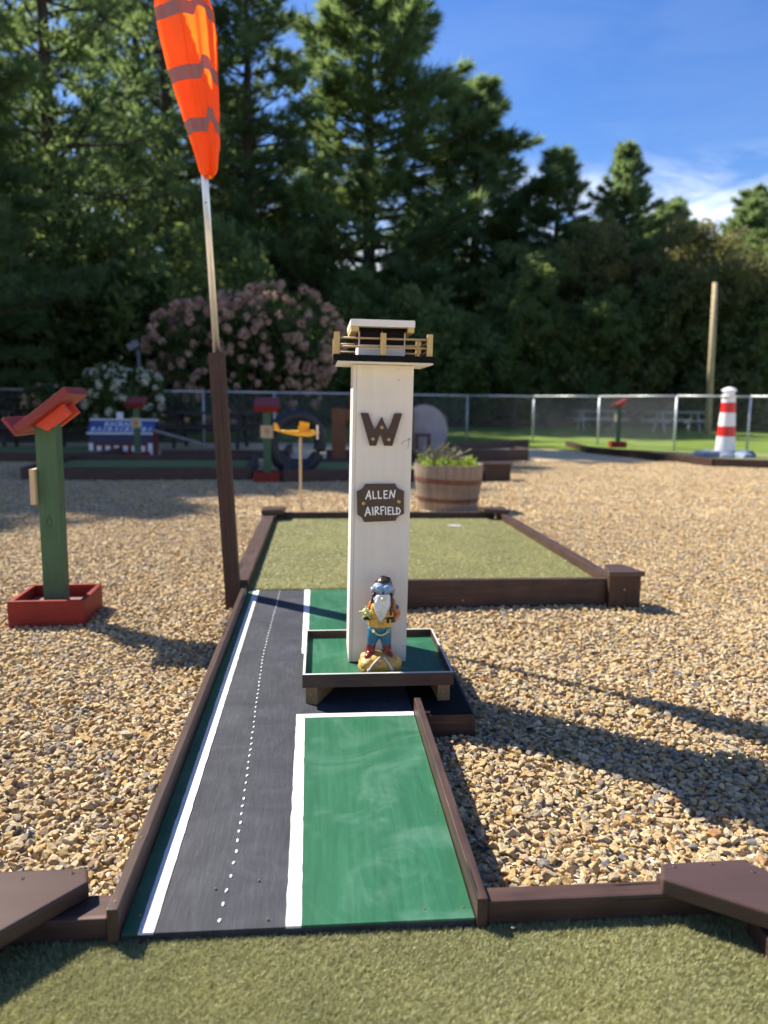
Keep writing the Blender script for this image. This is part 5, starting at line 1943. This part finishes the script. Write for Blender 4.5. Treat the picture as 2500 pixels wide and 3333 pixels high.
for x, y, H, p, w_, lb in ((-9.6, 21.5, 16, PD, 1.0, 'tall pine at the far left edge of the photo'), (-7.9, 24.5, 18, PD, 1.0, 'tall shaggy pine between the left edge and the windsock'),
                           (-6.6, 36, 23, PD, 1.1, 'very tall pine directly behind the windsock'), (-9.2, 31, 13, BA, 1.0, 'broad leafy tree low behind the left pines'),
                           (-3.2, 37, 21.5, PD, 1.0, 'tall pine just right of the windsock cloth'), (-8.9, 41, 24, PD, 1.0, 'slender tall pine in the second row behind the windsock'),
                           (-12.5, 33, 22, PD, 1.1, 'slender tall pine in the second row at the far left'), (-1.4, 42, 15.0, BA, .9, 'leafy tree filling the gap left of the tallest central pine'),
                           (-4.6, 43, 17, PC, 1.2, 'slim pine in the second row left of the central pine')):
    plant(p, 'forest_tree', lb, 'tree', x, y, H, None, w_, grp_l)
grp_b = 'trees filling the wood behind'
for i in range(27):
    x = -22 + i * 2.2 + random.uniform(-.7, .7)
    y = 47 + random.uniform(-2, 5)
    H = (9.5 if x < 10 else 10.6) * random.uniform(.8, 1.12)
    plant(random.choice((PA, PB, BA, PC)), 'forest_tree', 'dark tree deep in the wood behind the front row', 'tree', x, y, H, None, 1.15, grp_b)
grp_r2 = 'mid height pines filling the right of the wood'
for i, (x, H, lb) in enumerate(((9.4, 10.8, 'mid height pine under the right flank of the dense dark pine'), (12.6, 9.6, 'mid height pine filling in below the slim pine'),
                                (16.6, 10.4, 'mid height pine filling in below the tiered pine'), (19.0, 9.8, 'mid height pine just left of the top of the pale pole'),
                                (22.5, 11.4, 'mid height pine standing above the striped lighthouse'), (14.2, 10.6, 'pointed pine between the slim pine and the tiered pine'),
                                (17.9, 11.3, 'pine filling the gap just right of the tiered pine'))):
    plant((PC, PB, PA)[i % 3], 'pine_tree', lb, 'pine tree', x, 40 + (i % 2) * 2, H, None, 1.3, grp_r2)
grp_u = 'low undergrowth trees along the foot of the wood'
for i in range(30):
    x = -14 + i * 1.4 + random.uniform(-.4, .4)
    y = 24.5 + max(0, min(8, (x + 6) * 1.2)) + random.uniform(-.8, 1.2)
    plant(random.choice((BC, BC, BA)), 'undergrowth_tree', 'low dense tree of the undergrowth along the foot of the wood', 'tree', x, y, random.uniform(3.8, 6.2), None, 1.15, grp_u)
for x, y in ((5.0, 33.2), (3.4, 34.0), (6.8, 34.5), (1.6, 33.0), (9.0, 35.0)):
    plant(BC, 'undergrowth_tree', 'low dense tree of the undergrowth along the foot of the wood', 'tree', x, y, 4.2, None, 1.3, grp_u)
# trees just outside the picture on the left, whose shade reaches the gravel
grp_s = 'trees shading the left of the course'
for x, y, H, p in ((-10.8, 14.4, 12, PB), (-9.7, 16.6, 12, PB), (-12.6, 13.8, 12.5, PB), (-13.0, 16.8, 14.5, BA), (-10.6, 18.6, 15, PA), (-15.5, 15.2, 15, PA), (-16.5, 18.5, 17, BA), (-13.6, 20.5, 17, PA)):
    plant(p, 'forest_tree', 'tree outside the photo shading the left of the course', 'tree', x, y, H, None, 1.0, grp_s)
